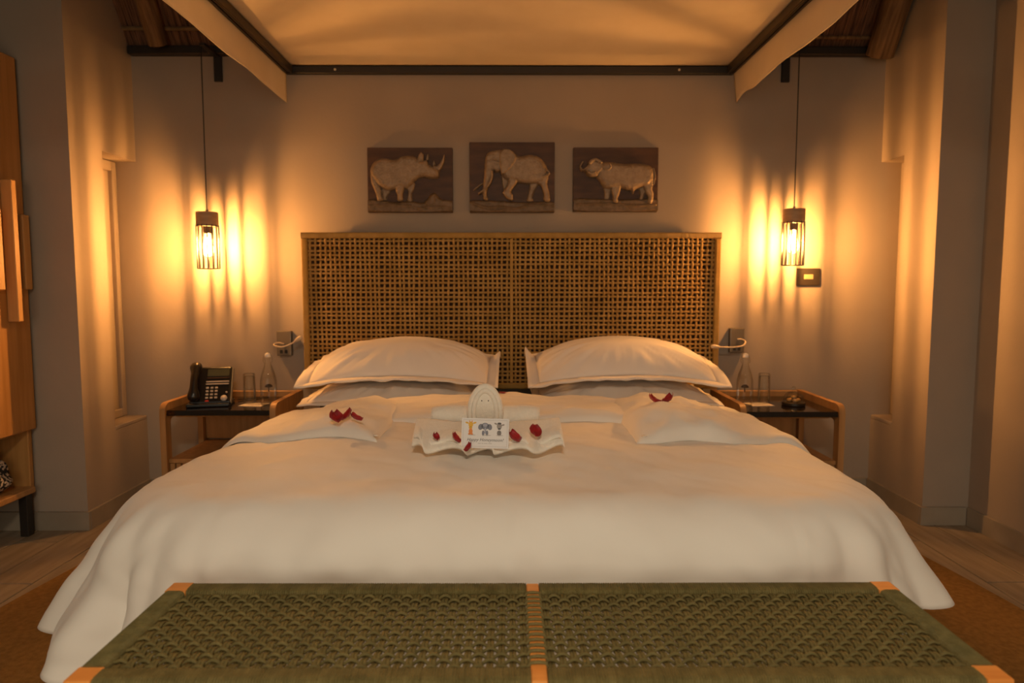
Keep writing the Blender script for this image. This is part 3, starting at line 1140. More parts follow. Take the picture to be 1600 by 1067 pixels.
# ------------------------------------------------------------------ reading lights with sockets
def reading_light(label, x, z, arm, head_dir):
    t = thing('reading_light', label, 'reading light', (x, YB, z), 0, 'reading lights beside the headboard')
    MB().rbox(-.036, .036, -.034, -.0008, -.062, .062, .004, 2).obj('wall_box', GREYPLATE, t)
    wb = t.children[-1]
    for k in (-1, 1):
        MB().rbox(-.003 + k * .0115 - .006, -.003 + k * .0115 + .008, -.036, -.0342, -.050, -.032, .001, 1).obj('socket_hole', BLACK, wb)
    n = len(arm)
    # smooth the arm with Catmull-Rom
    sm = []
    A = [Vector(p) for p in arm]
    for i in range(n - 1):
        p0, p1, p2, p3 = A[max(0, i - 1)], A[i], A[i + 1], A[min(n - 1, i + 2)]
        for k in range(8):
            u = k / 8
            sm.append(.5 * ((2 * p1) + (p2 - p0) * u + (2 * p0 - 5 * p1 + 4 * p2 - p3) * u * u + (3 * p1 - p0 - 3 * p2 + p3) * u ** 3))
    sm.append(A[-1])
    MB().tube(sm, .0042, 10).obj('flexible_arm', IVORY, t, smooth=True)
    d = (A[-1] - A[-2]).normalized()
    hd = [A[-1] - d * .006 + d * (.044 * k / 8) for k in range(9)]
    rr = [.0045, .007, .0085, .0095, .010, .0105, .0105, .0095, .005]
    MB().tube(hd, rr, 14).obj('lamp_head', IVORY, t, smooth=True)
    return t


reading_light('grey wall box with ivory flexible reading light on the telephone side', -1.128, .778,
              [(0, -.034, -.004), (-.020, -.05, .004), (-.034, -.075, .000), (-.020, -.105, -.006), (.020, -.12, -.010), (.060, -.12, .004), (.085, -.12, .020)], 1)
reading_light('grey wall box with ivory flexible reading light on the glass dome side', 1.142, .792,
              [(0, -.034, .006), (.020, -.05, .006), (.026, -.075, -.004), (.006, -.10, -.020), (-.04, -.115, -.026), (-.09, -.12, -.026), (-.120, -.12, -.024)], -1)
sw = thing('wall_switch', 'dark grey wall switch plate below the pendant lamp', 'switch', (1.498, YB, 1.110))
MB().rbox(-.059, .059, -.010, -.0008, -.043, .043, .002, 1).obj('plate', mat('switch_plate', (.030, .022, .014), .5), sw)
MB().rbox(-.023, .023, -.013, -.0102, -.012, .012, .001, 1).obj('rocker', mat('switch_rocker', (.36, .26, .13), .4), sw)


# ------------------------------------------------------------------ pendant lamps
def pendant(label, x, y, ztop, plate_x):
    t = thing('pendant_lamp', label, 'lamp', (x, y, ztop), 0, 'caged pendant lamps over the nightstands')
    # z=0 is the top of the wooden cap
    CAP, CH, R = .064, .265, .050
    MB().lathe([(.001, 0), (.048, 0), (.050, -.003), (.050, -CAP + .002), (.049, -CAP), (.001, -CAP)], 28).obj('cap', CAPWOOD, t)
    smooth_angle(t.children[-1], 40)
    NBAR = 14
    b0 = None
    for k in range(NBAR):
        a = 2 * PI * (k + .3) / NBAR
        if b0 is None:
            b0 = MB().tube([(0, 0, -CAP + .004), (0, 0, -CH)], .0030, 8).obj('cage_bar', BLACK, t, loc=(R * math.cos(a), R * math.sin(a), 0))
        else:
            share(b0, 'cage_bar', t, (R * math.cos(a), R * math.sin(a), 0))
    for z in (-CH, -CAP - .002):
        ring = [(R * math.cos(2 * PI * k / 36), R * math.sin(2 * PI * k / 36), z) for k in range(37)]
        MB().tube(ring, .0023, 6, cap=False).obj('cage_ring', BLACK, t, smooth=True)
    MB().lathe([(.001, -CAP - .001), (.019, -CAP - .001), (.019, -CAP - .034), (.015, -CAP - .037), (.001, -CAP - .037)], 18).obj('bulb_socket', BLACK, t, smooth=False)
    zb = -CAP - .037
    prof = [(.0125, zb), (.0130, zb - .012), (.017, zb - .030), (.0235, zb - .055), (.026, zb - .072), (.0245, zb - .088), (.018, zb - .101), (.008, zb - .108), (.001, zb - .109)]
    MB().lathe(prof, 22, close=False).obj('bulb', BULBGLASS, t, smooth=True)
    bulb = t.children[-1]
    mb = MB()
    for k in range(4):
        a = PI / 4 + k * PI / 2
        mb.tube([(.0032 * math.cos(a), .0032 * math.sin(a), zb - .018), (.0050 * math.cos(a), .0050 * math.sin(a), zb - .090)], .0012, 5)
    mb.obj('filament', FILAMENT, bulb)
    # cord up to the bracket arm, arm back to its plate on the wall
    top = 2.175 - ztop
    MB().tube([(0, 0, -.001), (0, 0, .012)], .006, 10).obj('cord_grip', BLACK, t)
    MB().tube([(0, 0, .010), (0, 0, top)], .0026, 6).obj('cord', BLACK, t)
    px = plate_x - x
    dy = YB - y
    MB().rbox(px - .014, px + .014, -.014, dy - .012, top - .004, top + .010, .002, 1).obj('bracket_arm', BLACK, t)
    MB().rbox(px - .020, px + .020, dy - .012, dy - .0008, 2.058 - ztop, top + .014, .002, 1).obj('wall_plate', BLACK, t)
    return t


pendant('caged pendant lamp with glowing bulb hanging above the telephone nightstand', -1.431, 3.275, 1.412, -1.420)
pendant('caged pendant lamp with glowing bulb hanging above the glass dome nightstand', 1.351, 3.275, 1.428, 1.351)


# made-up drum shade and cord around the added downlight, out of view
cl = thing('added_drum_lamp', 'added unseen cream drum shade around the downward fill light behind the camera', 'lamp', DOWNLIGHT_POS)
MB().lathe([(.24, 0), (.24, .20), (.237, .20), (.237, 0.001)], 32, close=False).obj('shade', CANVAS, cl, smooth=True)
MB().lathe([(.001, .195), (.236, .195), (.236, .199), (.001, .199)], 32).obj('shade_top', CANVAS, cl)
MB().tube([(0, 0, .2), (0, 0, roof_z(DOWNLIGHT_POS[1]) + .02 - DOWNLIGHT_POS[2])], .004, 6).obj('cord', BLACK, cl)


# ------------------------------------------------------------------ carved plaques
def catmull(poly, closed=True, sub=4):
    P = np.array(poly, float)
    n = len(P)
    out = []
    rng = range(n) if closed else range(n - 1)
    for i in rng:
        if closed:
            p0, p1, p2, p3 = P[i - 1], P[i], P[(i + 1) % n], P[(i + 2) % n]
        else:
            p0, p1, p2, p3 = P[max(0, i - 1)], P[i], P[i + 1], P[min(n - 1, i + 2)]
        for k in range(sub):
            u = k / sub
            out.append(.5 * (2 * p1 + (p2 - p0) * u + (2 * p0 - 5 * p1 + 4 * p2 - p3) * u * u + (3 * p1 - p0 - 3 * p2 + p3) * u ** 3))
    if not closed:
        out.append(P[-1])
    return np.array(out)


def seg_dist(X, Y, P, closed=True):
    d = np.full(X.shape, 1e9)
    n = len(P)
    for i in range(n if closed else n - 1):
        a, b = P[i], P[(i + 1) % n]
        ab = b - a
        L = max(1e-9, ab @ ab)
        t = np.clip(((X - a[0]) * ab[0] + (Y - a[1]) * ab[1]) / L, 0, 1)
        d = np.minimum(d, np.hypot(X - a[0] - t * ab[0], Y - a[1] - t * ab[1]))
    return d


def inside(X, Y, P):
    r = np.zeros(X.shape, bool)
    n = len(P)
    for i in range(n):
        a, b = P[i], P[(i + 1) % n]
        c = (a[1] > Y) != (b[1] > Y)
        with np.errstate(divide='ignore', invalid='ignore'):
            xi = (b[0] - a[0]) * (Y - a[1]) / (b[1] - a[1] + 1e-12) + a[0]
        r ^= c & (X < xi)
    return r


def relief_mesh(items, bx, by, scale, step=3.0):
    """items: (points, base, bulge px, stroke width or None) in photo-zoom pixels; returns heightfield MB"""
    gx = np.arange(bx[0], bx[1] + step, step)
    gy = np.arange(by[0], by[1] + step, step)
    X, Y = np.meshgrid(gx, gy, indexing='ij')
    Hh = np.full(X.shape, -1.0)
    for (pts, base, bulge, w) in items:
        if w is None:
            P = catmull(pts)
            ins = inside(X, Y, P)
            d = seg_dist(X, Y, P)
            r = bulge
            h = base + np.where(d < r, np.sqrt(np.maximum(0, 1 - (1 - d / r) ** 2)), 1.0) * r * .62
            h = np.where(ins, h, -1)
        else:
            P = catmull(pts, closed=False)
            d = seg_dist(X, Y, P, closed=False)
            h = np.where(d < w / 2, base + np.sqrt(np.maximum(0, 1 - (2 * d / w) ** 2)) * bulge, -1)
        Hh = np.maximum(Hh, h)
    mask = Hh > -.5
    idx = -np.ones(X.shape, int)
    mb = MB()
    vs, fs = [], []
    use = mask.copy()
    # every cell with all corners raised, corners just outside drop to the board
    ext = mask.copy()
    ext[1:, :] |= mask[:-1, :]
    ext[:-1, :] |= mask[1:, :]
    ext[:, 1:] |= ext[:, :-1].copy()
    ext[:, :-1] |= ext[:, 1:].copy()
    cx, cy = (bx[0] + bx[1]) / 2, (by[0] + by[1]) / 2
    for i in range(X.shape[0]):
        for j in range(X.shape[1]):
            if ext[i, j]:
                idx[i, j] = len(vs)
                vs.append(((X[i, j] - cx) * scale, -max(Hh[i, j], 0) * scale * 1.7 - (.0 if mask[i, j] else -.0008), -(Y[i, j] - cy) * scale))
    for i in range(X.shape[0] - 1):
        for j in range(X.shape[1] - 1):
            q = (idx[i, j], idx[i + 1, j], idx[i + 1, j + 1], idx[i, j + 1])
            if min(q) >= 0:
                fs.append(q)
    return mb.add(vs, fs)


def plaque(label, bx, by, cx, cz, items, ground):
    W, Hh = .418, None
    sc = W / (bx[1] - bx[0])
    Hh = (by[1] - by[0]) * sc
    t = thing('carved_plaque', label, 'plaque', (cx, YB, cz), 0, 'carved animal plaques above the headboard')
    o = MB().rbox(-W / 2, W / 2, -.026, -.0008, -Hh / 2, Hh / 2, .003, 2).obj('board', PLAQUE, t)
    a = relief_mesh(items, bx, by, sc).obj('animal_relief', RELIEF, t, smooth=True, loc=(0, -.0262, 0), fix=False)
    a.parent = o
    g = relief_mesh(ground, (bx[0] + 3, bx[1] - 3), (by[0] + 3, by[1] - 3), sc, 5.0).obj('ground_relief', RELIEFG, t, smooth=True, loc=(0, -.0262, 0), fix=False)
    g.parent = o
    return t


rhino = [
    ([(195, 430), (255, 440), (245, 478), (228, 505), (228, 524), (200, 524), (196, 480)], 2, 14, None),
    ([(375, 410), (445, 380), (438, 440), (422, 480), (428, 530), (394, 536), (388, 500), (394, 460)], 2, 14, None),
    ([(105, 300), (120, 255), (160, 218), (215, 205), (270, 215), (310, 212), (350, 192), (410, 188), (460, 200), (500, 222), (540, 222), (565, 258), (605, 274),
      (635, 300), (640, 332), (625, 356), (570, 360), (520, 350), (480, 357), (450, 380), (425, 410), (380, 438), (330, 432), (290, 447), (240, 452), (200, 437), (165, 412), (138, 380), (113, 345)], 6, 42, None),
    ([(108, 320), (128, 310), (165, 390), (188, 440), (190, 480), (197, 526), (160, 532), (150, 490), (133, 440), (112, 390)], 12, 20, None),
    ([(300, 380), (368, 385), (362, 450), (350, 490), (354, 527), (316, 532), (312, 490), (300, 450)], 14, 20, None),
    ([(472, 228), (482, 188), (505, 165), (520, 190), (512, 228)], 24, 10, None),
    ([(538, 220), (546, 176), (556, 178), (557, 218)], 14, 6, None),
    ([(586, 272), (625, 264), (650, 235), (666, 200), (676, 178), (681, 200), (672, 248), (655, 282), (632, 302)], 18, 12, None),
    ([(588, 262), (597, 222), (604, 235), (609, 262)], 18, 6, None),
    ([(200, 230), (260, 260), (270, 330), (240, 400)], 24, 5, 14), ([(350, 210), (330, 290), (345, 370)], 26, 5, 14), ([(455, 215), (450, 290), (440, 360)], 25, 5, 12)]
rhino_g = [([(84, 522), (200, 526), (300, 540), (420, 532), (500, 545), (535, 520), (595, 465), (645, 515), (736, 532), (736, 613), (84, 613)], 4, 18, None),
           ([(520, 560), (595, 470), (600, 560)], 10, 16, None), ([(100, 570), (250, 560), (420, 575)], 12, 6, 22), ([(480, 590), (600, 575), (720, 585)], 12, 6, 22)]
elephant = [
    ([(1338, 385), (1412, 385), (1382, 440), (1362, 490), (1360, 532), (1316, 532), (1325, 480), (1335, 430)], 2, 16, None),
    ([(1118, 320), (1170, 320), (1166, 400), (1142, 450), (1126, 420)], 2, 14, None),
    ([(1100, 160), (1200, 158), (1260, 190), (1340, 178), (1400, 192), (1445, 230), (1475, 290), (1478, 350), (1440, 400), (1380, 400), (1320, 403), (1250, 392), (1180, 380), (1120, 330)], 6, 44, None),
    ([(1385, 330), (1478, 320), (1472, 400), (1487, 460), (1492, 532), (1448, 532), (1444, 480), (1424, 420), (1390, 390)], 14, 22, None),
    ([(1158, 300), (1242, 310), (1240, 390), (1216, 425), (1192, 462), (1208, 486), (1202, 528), (1168, 520), (1130, 482), (1128, 460), (1158, 420), (1168, 380)], 15, 22, None),
    ([(1000, 190), (1030, 158), (1090, 146), (1135, 160), (1135, 250), (1112, 302), (1075, 312), (1060, 302), (1050, 332), (1032, 382), (1012, 430), (1002, 480), (1014, 522), (984, 524), (974, 470), (977, 400), (984, 330), (990, 250)], 15, 26, None),
    ([(1108, 172), (1138, 142), (1190, 148), (1227, 190), (1224, 230), (1200, 272), (1160, 312), (1118, 330), (1110, 280), (1104, 230)], 30, 14, None),
    ([(1046, 318), (1044, 355), (1026, 400), (995, 440), (945, 476)], 28, 8, 15),
    ([(972, 398), (940, 420), (906, 446)], 8, 8, 12),
    ([(1470, 300), (1486, 325), (1455, 345), (1432, 352)], 30, 6, 12),
    ([(1010, 200), (1050, 185), (1090, 195)], 28, 5, 10), ([(1005, 235), (1050, 225), (1095, 240)], 29, 5, 10)]
elephant_g = [([(874, 534), (950, 526), (1100, 530), (1300, 542), (1400, 536), (1526, 542), (1526, 614), (874, 614)], 4, 16, None),
              ([(890, 545), (1000, 580), (1120, 575), (1230, 590), (1330, 565)], 12, 7, 14), ([(900, 560), (1050, 600), (1180, 598)], 12, 6, 10), ([(1300, 570), (1420, 560), (1520, 572)], 12, 6, 12)]
buffalo = [
    ([(1060, 410), (1118, 430), (1110, 480), (1102, 516), (1068, 519), (1066, 480)], 2, 14, None),
    ([(1328, 420), (1388, 430), (1372, 490), (1362, 527), (1333, 527), (1340, 480)], 2, 14, None),
    ([(1000, 260), (1060, 236), (1140, 240), (1220, 250), (1320, 246), (1390, 255), (1435, 285), (1446, 330), (1440, 385), (1400, 425), (1350, 432), (1300, 450), (1285, 482), (1270, 455), (1230, 448), (1180, 430), (1120, 442), (1062, 432), (1030, 385), (1000, 345)], 6, 42, None),
    ([(1118, 400), (1188, 400), (1182, 470), (1166, 510), (1170, 542), (1132, 542), (1130, 500), (1118, 460)], 14, 18, None),
    ([(1350, 370), (1442, 360), (1432, 440), (1442, 480), (1432, 547), (1398, 547), (1397, 500), (1372, 450)], 14, 20, None),
    ([(914, 300), (930, 268), (955, 235), (1000, 228), (1038, 250), (1052, 290), (1022, 322), (1000, 350), (960, 352), (930, 336)], 22, 22, None),
    ([(945, 250), (980, 225), (1030, 245)], 36, 8, 26),
    ([(950, 250), (915, 290), (888, 298), (876, 270), (896, 240)], 24, 8, 15),
    ([(1022, 240), (1050, 288), (1082, 299), (1105, 282), (1100, 256)], 28, 8, 15),
    ([(1435, 288), (1450, 340), (1440, 405)], 20, 6, 11), ([(930, 318), (955, 330), (985, 322)], 38, 6, 18)]
buffalo_g = [([(830, 517), (1000, 514), (1200, 520), (1474, 516), (1474, 606), (830, 606)], 4, 14, None), ([(850, 560), (1100, 552), (1300, 566), (1460, 556)], 10, 6, 20)]
plaque('carved wooden plaque with a bronze rhinoceros in relief', (80, 738), (122, 617), -.4885, 1.583, rhino, rhino_g)
plaque('carved wooden plaque with a bronze elephant in relief', (870, 1530), (80, 618), .013, 1.596, elephant, elephant_g)
plaque('carved wooden plaque with a bronze buffalo in relief', (825, 1480), (122, 610), .523, 1.586, buffalo, buffalo_g)

# ------------------------------------------------------------------ canopy
cz, cx0, cx1, cyf = 2.098, -1.088, 1.093, 1.30
can = thing('bed_canopy', 'cream cloth canopy on a dark metal frame over the bed', 'canopy')
MB().rbox(cx0, cx1, YB - .030, YB - .0008, cz - .006, cz + .030, .003, 1).obj('frame_bar', BLACK, can)
MB().rbox(cx0, cx1, cyf - .03, cyf, cz - .006, cz + .030, .003, 1).obj('frame_bar', TRACK, can)
for x in (cx0, cx1 - .036):
    mb = MB().rbox(x, x + .010, cyf, YB - .031, cz - .006, cz + .030, .002, 1)
    mb.rbox(x + .013, x + .023, cyf, YB - .031, cz - .002, cz + .030, .002, 1)
    mb.rbox(x + .026, x + .036, cyf, YB - .031, cz - .006, cz + .030, .002, 1)
    mb.box(x + .001, x + .035, cyf, YB - .031, cz + .006, cz + .029)
    mb.obj('frame_bar', TRACK, can)
rows = []
NXc, NYc = 60, 60
for i in range(NXc):
    u = i / (NXc - 1)
    row = []
    for j in range(NYc):
        v = j / (NYc - 1)
        x, y = lerp(cx0 + .002, cx1 - .002, u), lerp(cyf - .028, YB - .004, v)
        e = min(u, 1 - u, v, 1 - v)
        z = cz + .034 + .004 * nz(x * 2, y * 2) * sstep(0, .1, e) + .05 * sstep(0, .5, e)
        row.append((x, y, z))
    rows.append(row)
o = MB().grid(rows, NXc, NYc).obj('canopy_cloth', CANVAS, can, smooth=True, fix=False)
md = o.modifiers.new('thick', 'SOLIDIFY')
md.thickness = .002
for sx, x in ((-1, cx0 - .0035), (1, cx1 + .0035)):
    rows = []
    n1, n2 = 90, 10
    for i in range(n1):
        t = i / (n1 - 1)
        y = lerp(cyf - .03, YB - .006, t)
        row = []
        hem = cz - .135 + .004 * math.sin(y * 9 + sx) + .003 * nz(y * 6, sx * 3.0)
        if sx > 0:
            hem += .018 * math.exp(-((YB - y - .16) / .09) ** 2) - .006
        for j in range(n2):
            v = j / (n2 - 1)
            row.append((x + sx * (.004 * math.sin(y * 8 + 1.0) + .004 * nz(y * 5, sx * 7.0) + (.02 * math.exp(-(YB - y) / .08) if sx > 0 else 0)) * v, y, lerp(cz + .033, hem, v)))
        rows.append(row)
    o = MB().grid(rows, n1, n2).obj('valance', CANVAS, can, smooth=True, fix=False)
    md = o.modifiers.new('thick', 'SOLIDIFY')
    md.thickness = .003
    md.offset = 0
for x in (-.845, .825):
    MB().lathe([(.001, 0), (.006, 0), (.006, .002), (.003, .004), (.001, .004)], 12, M=Matrix.Translation((x, YB - .0303, cz + .012)) @ Matrix.Rotation(PI / 2, 4, 'X')).obj('screw', SCREW, can)
for x in (cx0 + .018, cx1 - .018):
    MB().tube([(x, cyf + .05, cz + .03), (x, cyf + .05, roof_z(cyf + .05) + .01)], .003, 6).obj('hanging_cable', BLACK, can)

# ------------------------------------------------------------------ wardrobe
WX, WY0, WY1, WZ0, WZ1 = -2.035, 1.85, 2.905, .183, 2.0
wd = thing('wardrobe', 'tall oak wardrobe with open bottom shelf and black legs', 'wardrobe', (0, 0, 0))
xb = -2.62
MB().rbox(xb, WX - .022, WY1 - .025, WY1, WZ0, WZ1, .003, 1).obj('side_panel', OAKD, wd)
MB().rbox(xb, WX - .022, WY0, WY0 + .025, WZ0, WZ1, .003, 1).obj('side_panel', OAKD, wd)
MB().rbox(xb, WX - .022, WY0 + .026, WY1 - .026, WZ1 - .025, WZ1, .003, 1).obj('top_panel', OAKD, wd)
MB().rbox(xb, WX, WY0 + .026, WY1 - .026, WZ0, WZ0 + .025, .003, 1).obj('bottom_shelf', OAK, wd)
MB().rbox(xb, WX - .022, WY0 + .026, WY1 - .026, .445, .467, .003, 1).obj('shelf', OAKD, wd)
MB().rbox(xb, xb + .012, WY0 + .026, WY1 - .026, WZ0 + .026, WZ1 - .026, .002, 1).obj('back_panel', OAKD, wd)
for (ya_, yb_) in ((WY0, 2.376), (2.380, WY1)):
    d = MB().rbox(WX - .021, WX, ya_, yb_, .455, WZ1, .003, 1).obj('door', OAKD, wd)
for (y0, y1, z0, z1, th) in ((2.775, 2.805, .92, 1.49, .045), (2.860, 2.900, 1.05, 1.36, .024), (2.70, 2.735, 1.05, 1.37, .03), (2.62, 2.66, .79, 1.20, .03), (2.54, 2.58, 1.1, 1.55, .04)):
    MB().rbox(WX + .0005, WX + th, y0, y1, z0, z1, .003, 1).obj('applied_strip', OAKS, d)
for y in (WY0 + .05, WY1 - .05):
    for x in (xb + .06, WX - .03):
        MB().rbox(x - .018, x + .018, y - .018, y + .018, .0005, WZ0, .002, 1).obj('leg', BLACK, wd)

# patterned cloth bundle on the wardrobe's bottom shelf
mb = MB()
rows = []
for i in range(29):
    u = i / 28
    row = []
    for j in range(33):
        a = 2 * PI * j / 32
        th = PI * u
        r0 = 1 + .30 * nz(math.cos(a) * 2.2, math.sin(a) * 2.2, u * 4) + .10 * math.sin(a * 7 + u * 6)
        row.append((.10 * math.sin(th) * math.cos(a) * r0, .125 * math.sin(th) * math.sin(a) * r0, max(0, .072 + .082 * math.cos(th) * (1 + .3 * nz(a, u * 5)))))
    rows.append(row)
o = mb.grid(rows, 29, 33).obj('cloth_bundle', PATCLOTH, None, smooth=True, loc=(-2.165, 2.715, WZ0 + .0255))
tag(o, 'crumpled black and white patterned cloth on the open wardrobe shelf', 'cloth')

# ------------------------------------------------------------------ towel figure on the duvet
def duvet_z(x, y):
    return duvet_pt(x - .01, y).z + .0165


bz = duvet_z(-.06, 1.95)
# ruffled base towel
tw = thing('folded_towel', 'white towel pleated into a ruffle under the towel figure', 'towel', (-.063, 1.93, bz + .002))
for layer, (y0, y1, zb0, amp, ph_) in enumerate(((-.098, .05, .001, .011, 0.0), (-.082, .06, .013, .013, .35))):
    nX, nY = 130, 18
    top, bot = [], []
    for i in range(nX):
        u = i / (nX - 1)
        x = lerp(-.212, .212, u)
        rt, rb = [], []
        side_ = abs(x) / .212
        for j in range(nY):
            v = j / (nY - 1)
            k = (1 - v) ** 1.1
            wph = x * 66 + ph_ + 1.6 * nz(x * 9, layer * 3.0)
            w = math.sin(wph)
            y = lerp(y0, y1, v) + (.034 * side_ ** 1.6 - .013 * w + .016 * math.exp(-(x / .045) ** 2)) * k + .03 * side_ * (1 - k)
            z = zb0 + (.052 + .012 * side_) * (1 - k) ** .8 * (1 - .55 * layer * (1 - k)) + (amp + amp * math.cos(wph)) * k * (.62 + .4 * side_)
            xx = x + .009 * math.cos(wph * 1.0) * k
            rt.append((xx, y, z + .008))
            rb.append((xx, y + .004, z))
        top.append(rt)
        bot.append(rb)
    mb = MB()
    mb.grid(top, nX, nY)
    mb.grid(bot, nX, nY)
    off = nX * nY
    ed = [i * nY for i in range(nX)] + [(nX - 1) * nY + j for j in range(1, nY)] + [i * nY + nY - 1 for i in range(nX - 2, -1, -1)] + [j for j in range(nY - 2, 0, -1)]
    for k in range(len(ed)):
        a_, b_ = ed[k], ed[(k + 1) % len(ed)]
        mb.f.append((a_, b_, b_ + off, a_ + off))
    mb.obj('pleated_layer', TOWELM, tw, smooth=True)

# rolled towel body, head with hood: one towel figure
tf = thing('towel_figure', 'white towel folded into an animal figure with hooded face and bead eyes', 'towel figure', (-.073, 2.04, bz + .012))
mb = MB()
rows = []
for i in range(31):
    u = i / 30
    x = lerp(-.165, .165, u)
    row = []
    rr = .043 * (1 + .05 * nz(u * 5, 2.0)) * (1 - .25 * abs(2 * u - 1) ** 6)
    for j in range(25):
        a = 2 * PI * j / 24
        row.append((x, .035 + rr * 1.05 * math.cos(a), .043 + rr * math.sin(a) + .006 * abs(2 * u - 1)))
    rows.append(row)
mb.grid(rows, 31, 25)
for (i, x) in ((0, -.165), (30, .165)):
    c = len(mb.v)
    mb.v.append((x * 1.01, .035, .048))
    for j in range(24):
        mb.f.append((i * 25 + j, i * 25 + j + 1, c))
mb.obj('rolled_body', TOWELM, tf, smooth=True)
for r_, sx, sz, yy in ((.0105, .0445, .070, -.008), (.0085, .0345, .059, -.016)):
    ring = []
    for k in range(41):
        a = 2 * PI * k / 40
        ring.append((sx * math.cos(a) * (1 - .10 * math.sin(a)), yy + .006 * math.sin(a), .082 + sz * math.sin(a)))
    MB().tube(ring, r_, 12, cap=False, squash=(1, 1)).obj('hood', TOWELM, tf, smooth=True)
rows = []
for i in range(17):
    th = PI * i / 16
    rows.append([(.036 * math.sin(th) * math.cos(2 * PI * j / 24), -.004 + .020 * math.sin(th) * math.sin(2 * PI * j / 24), .080 + .060 * math.cos(th)) for j in range(25)])
MB().grid(rows, 17, 25).obj('face', TOWELM, tf, smooth=True)
for x in (-.0095, .0095):
    MB().lathe([(.001, 0), (.0024, .0005), (.0026, .0016), (.0012, .003), (.0003, .0032)], 10, M=Matrix.Translation((x, -.0175, .112)) @ Matrix.Rotation(PI / 2, 4, 'X')).obj('bead_eye', EYE, tf, smooth=True)

# greeting card
cd = thing('greeting_card', 'small white greeting card with three baby animals leaning on the towel', 'card', (-.068, 1.838, bz + .024))
CM = Matrix.Rotation(math.radians(-14), 4, 'X') @ Matrix.Rotation(math.radians(1.6), 4, 'Y')
CW, CHh = .130, .0815
MB().box(-CW / 2, CW / 2, 0, .0008, 0, CHh, M=CM).obj('paper', CARDP, cd)


def flat(name, polys, m_, parent, d=-.0002):
    mb = MB()
    for p in polys:
        mb.add([(a, d, b) for a, b in p], [tuple(range(len(p)))], CM)
    return mb.obj(name, m_, parent, fix=False)


def ell(cx_, cy_, rx_, ry_, rot=0.0, n=14):
    return [(cx_ + rx_ * math.cos(a) * math.cos(rot) - ry_ * math.sin(a) * math.sin(rot), cy_ + rx_ * math.cos(a) * math.sin(rot) + ry_ * math.sin(a) * math.cos(rot)) for a in [2 * PI * k / n for k in range(n)]]


b_ = .0045
w_ = .0006
flat('border_line', [[(-CW / 2 + b_, b_), (CW / 2 - b_, b_), (CW / 2 - b_, b_ + w_), (-CW / 2 + b_, b_ + w_)],
                     [(-CW / 2 + b_, CHh - b_ - w_), (CW / 2 - b_, CHh - b_ - w_), (CW / 2 - b_, CHh - b_), (-CW / 2 + b_, CHh - b_)],
                     [(-CW / 2 + b_, b_), (-CW / 2 + b_ + w_, b_), (-CW / 2 + b_ + w_, CHh - b_), (-CW / 2 + b_, CHh - b_)],
                     [(CW / 2 - b_ - w_, b_), (CW / 2 - b_, b_), (CW / 2 - b_, CHh - b_), (CW / 2 - b_ - w_, CHh - b_)]], INK2, cd)
YEL = mat('yellow_print', (.72, .42, .07), .8)
ORA = mat('orange_print', (.70, .25, .08), .8)
BLU = mat('blue_grey_print', (.20, .21, .26), .8)
BLU2 = mat('pale_blue_print', (.34, .35, .42), .8)
GRY = mat('grey_print', (.30, .27, .26), .8)
yc = .052
# baby giraffe, elephant and zebra, seen from the front, sitting
flat('giraffe_print', [ell(-.040, yc + .012, .0065, .008), ell(-.0505, yc + .0165, .005, .0024, -.3), ell(-.0295, yc + .0165, .005, .0024, .3), ell(-.0405, yc + .003, .005, .004)], YEL, cd)
flat('giraffe_print', [ell(-.040, yc - .007, .0055, .0085), ell(-.0435, yc + .0205, .0012, .003), ell(-.0365, yc + .0205, .0012, .003), ell(-.044, yc - .014, .003, .0022), ell(-.036, yc - .014, .003, .0022)], ORA, cd, -.00025)
flat('elephant_print', [ell(-.0005, yc + .008, .0105, .0095), ell(-.013, yc + .006, .0065, .0085, -.3), ell(.012, yc + .006, .0065, .0085, .3), ell(-.0055, yc - .011, .0035, .0075), ell(.005, yc - .011, .0035, .0075)], BLU, cd)
flat('elephant_print', [ell(-.0005, yc + .011, .0065, .0045), ell(0.0, yc - .004, .0024, .0095)], BLU2, cd, -.00025)
flat('zebra_print', [ell(.0385, yc + .009, .0070, .0090), ell(.0285, yc + .0155, .0045, .0022, -.4), ell(.0485, yc + .0125, .0045, .0022, .3), ell(.0385, yc - .010, .0062, .0080)], GRY, cd)
flat('zebra_print', [ell(.0385, yc + .0165, .0055, .0026), ell(.0385, yc + .0015, .0042, .0022), ell(.0385, yc - .007, .0058, .0012), ell(.0385, yc - .012, .0055, .0012)], INK, cd, -.00025)
flat('ground_print', [ell(-.036, yc - .0165, .010, .0009), ell(.004, yc - .0165, .013, .0009), ell(.040, yc - .0165, .010, .0009)], INK2, cd, -.00022)


def lettering(txt, size, z, m_, parent):
    cu = bpy.data.curves.new('lettering', 'FONT')
    cu.body = txt
    cu.size = size
    cu.align_x = 'CENTER'
    cu.shear = .35
    cu.resolution_u = 2
    o = bpy.data.objects.new('tmp_text', cu)
    COL.objects.link(o)
    dg = bpy.context.evaluated_depsgraph_get()
    me_ = bpy.data.meshes.new_from_object(o.evaluated_get(dg))
    bpy.data.objects.remove(o)
    me_.transform(CM @ Matrix.Translation((0, -.0003, z)) @ Matrix.Rotation(PI / 2, 4, 'X'))
    me_.materials.clear()
    me_.materials.append(m_)
    q = bpy.data.objects.new('lettering', me_)
    COL.objects.link(q)
    q.parent = parent
    return q


lettering('Happy Honeymoon!', .0122, .0190, INK, cd)
flat('small_print', [[(x0_, .0125), (x0_ + w0, .0125), (x0_ + w0, .0138), (x0_, .0138)] for x0_, w0 in ((-.019, .008), (-.009, .005), (-.002, .009), (.009, .010))], INK2, cd)


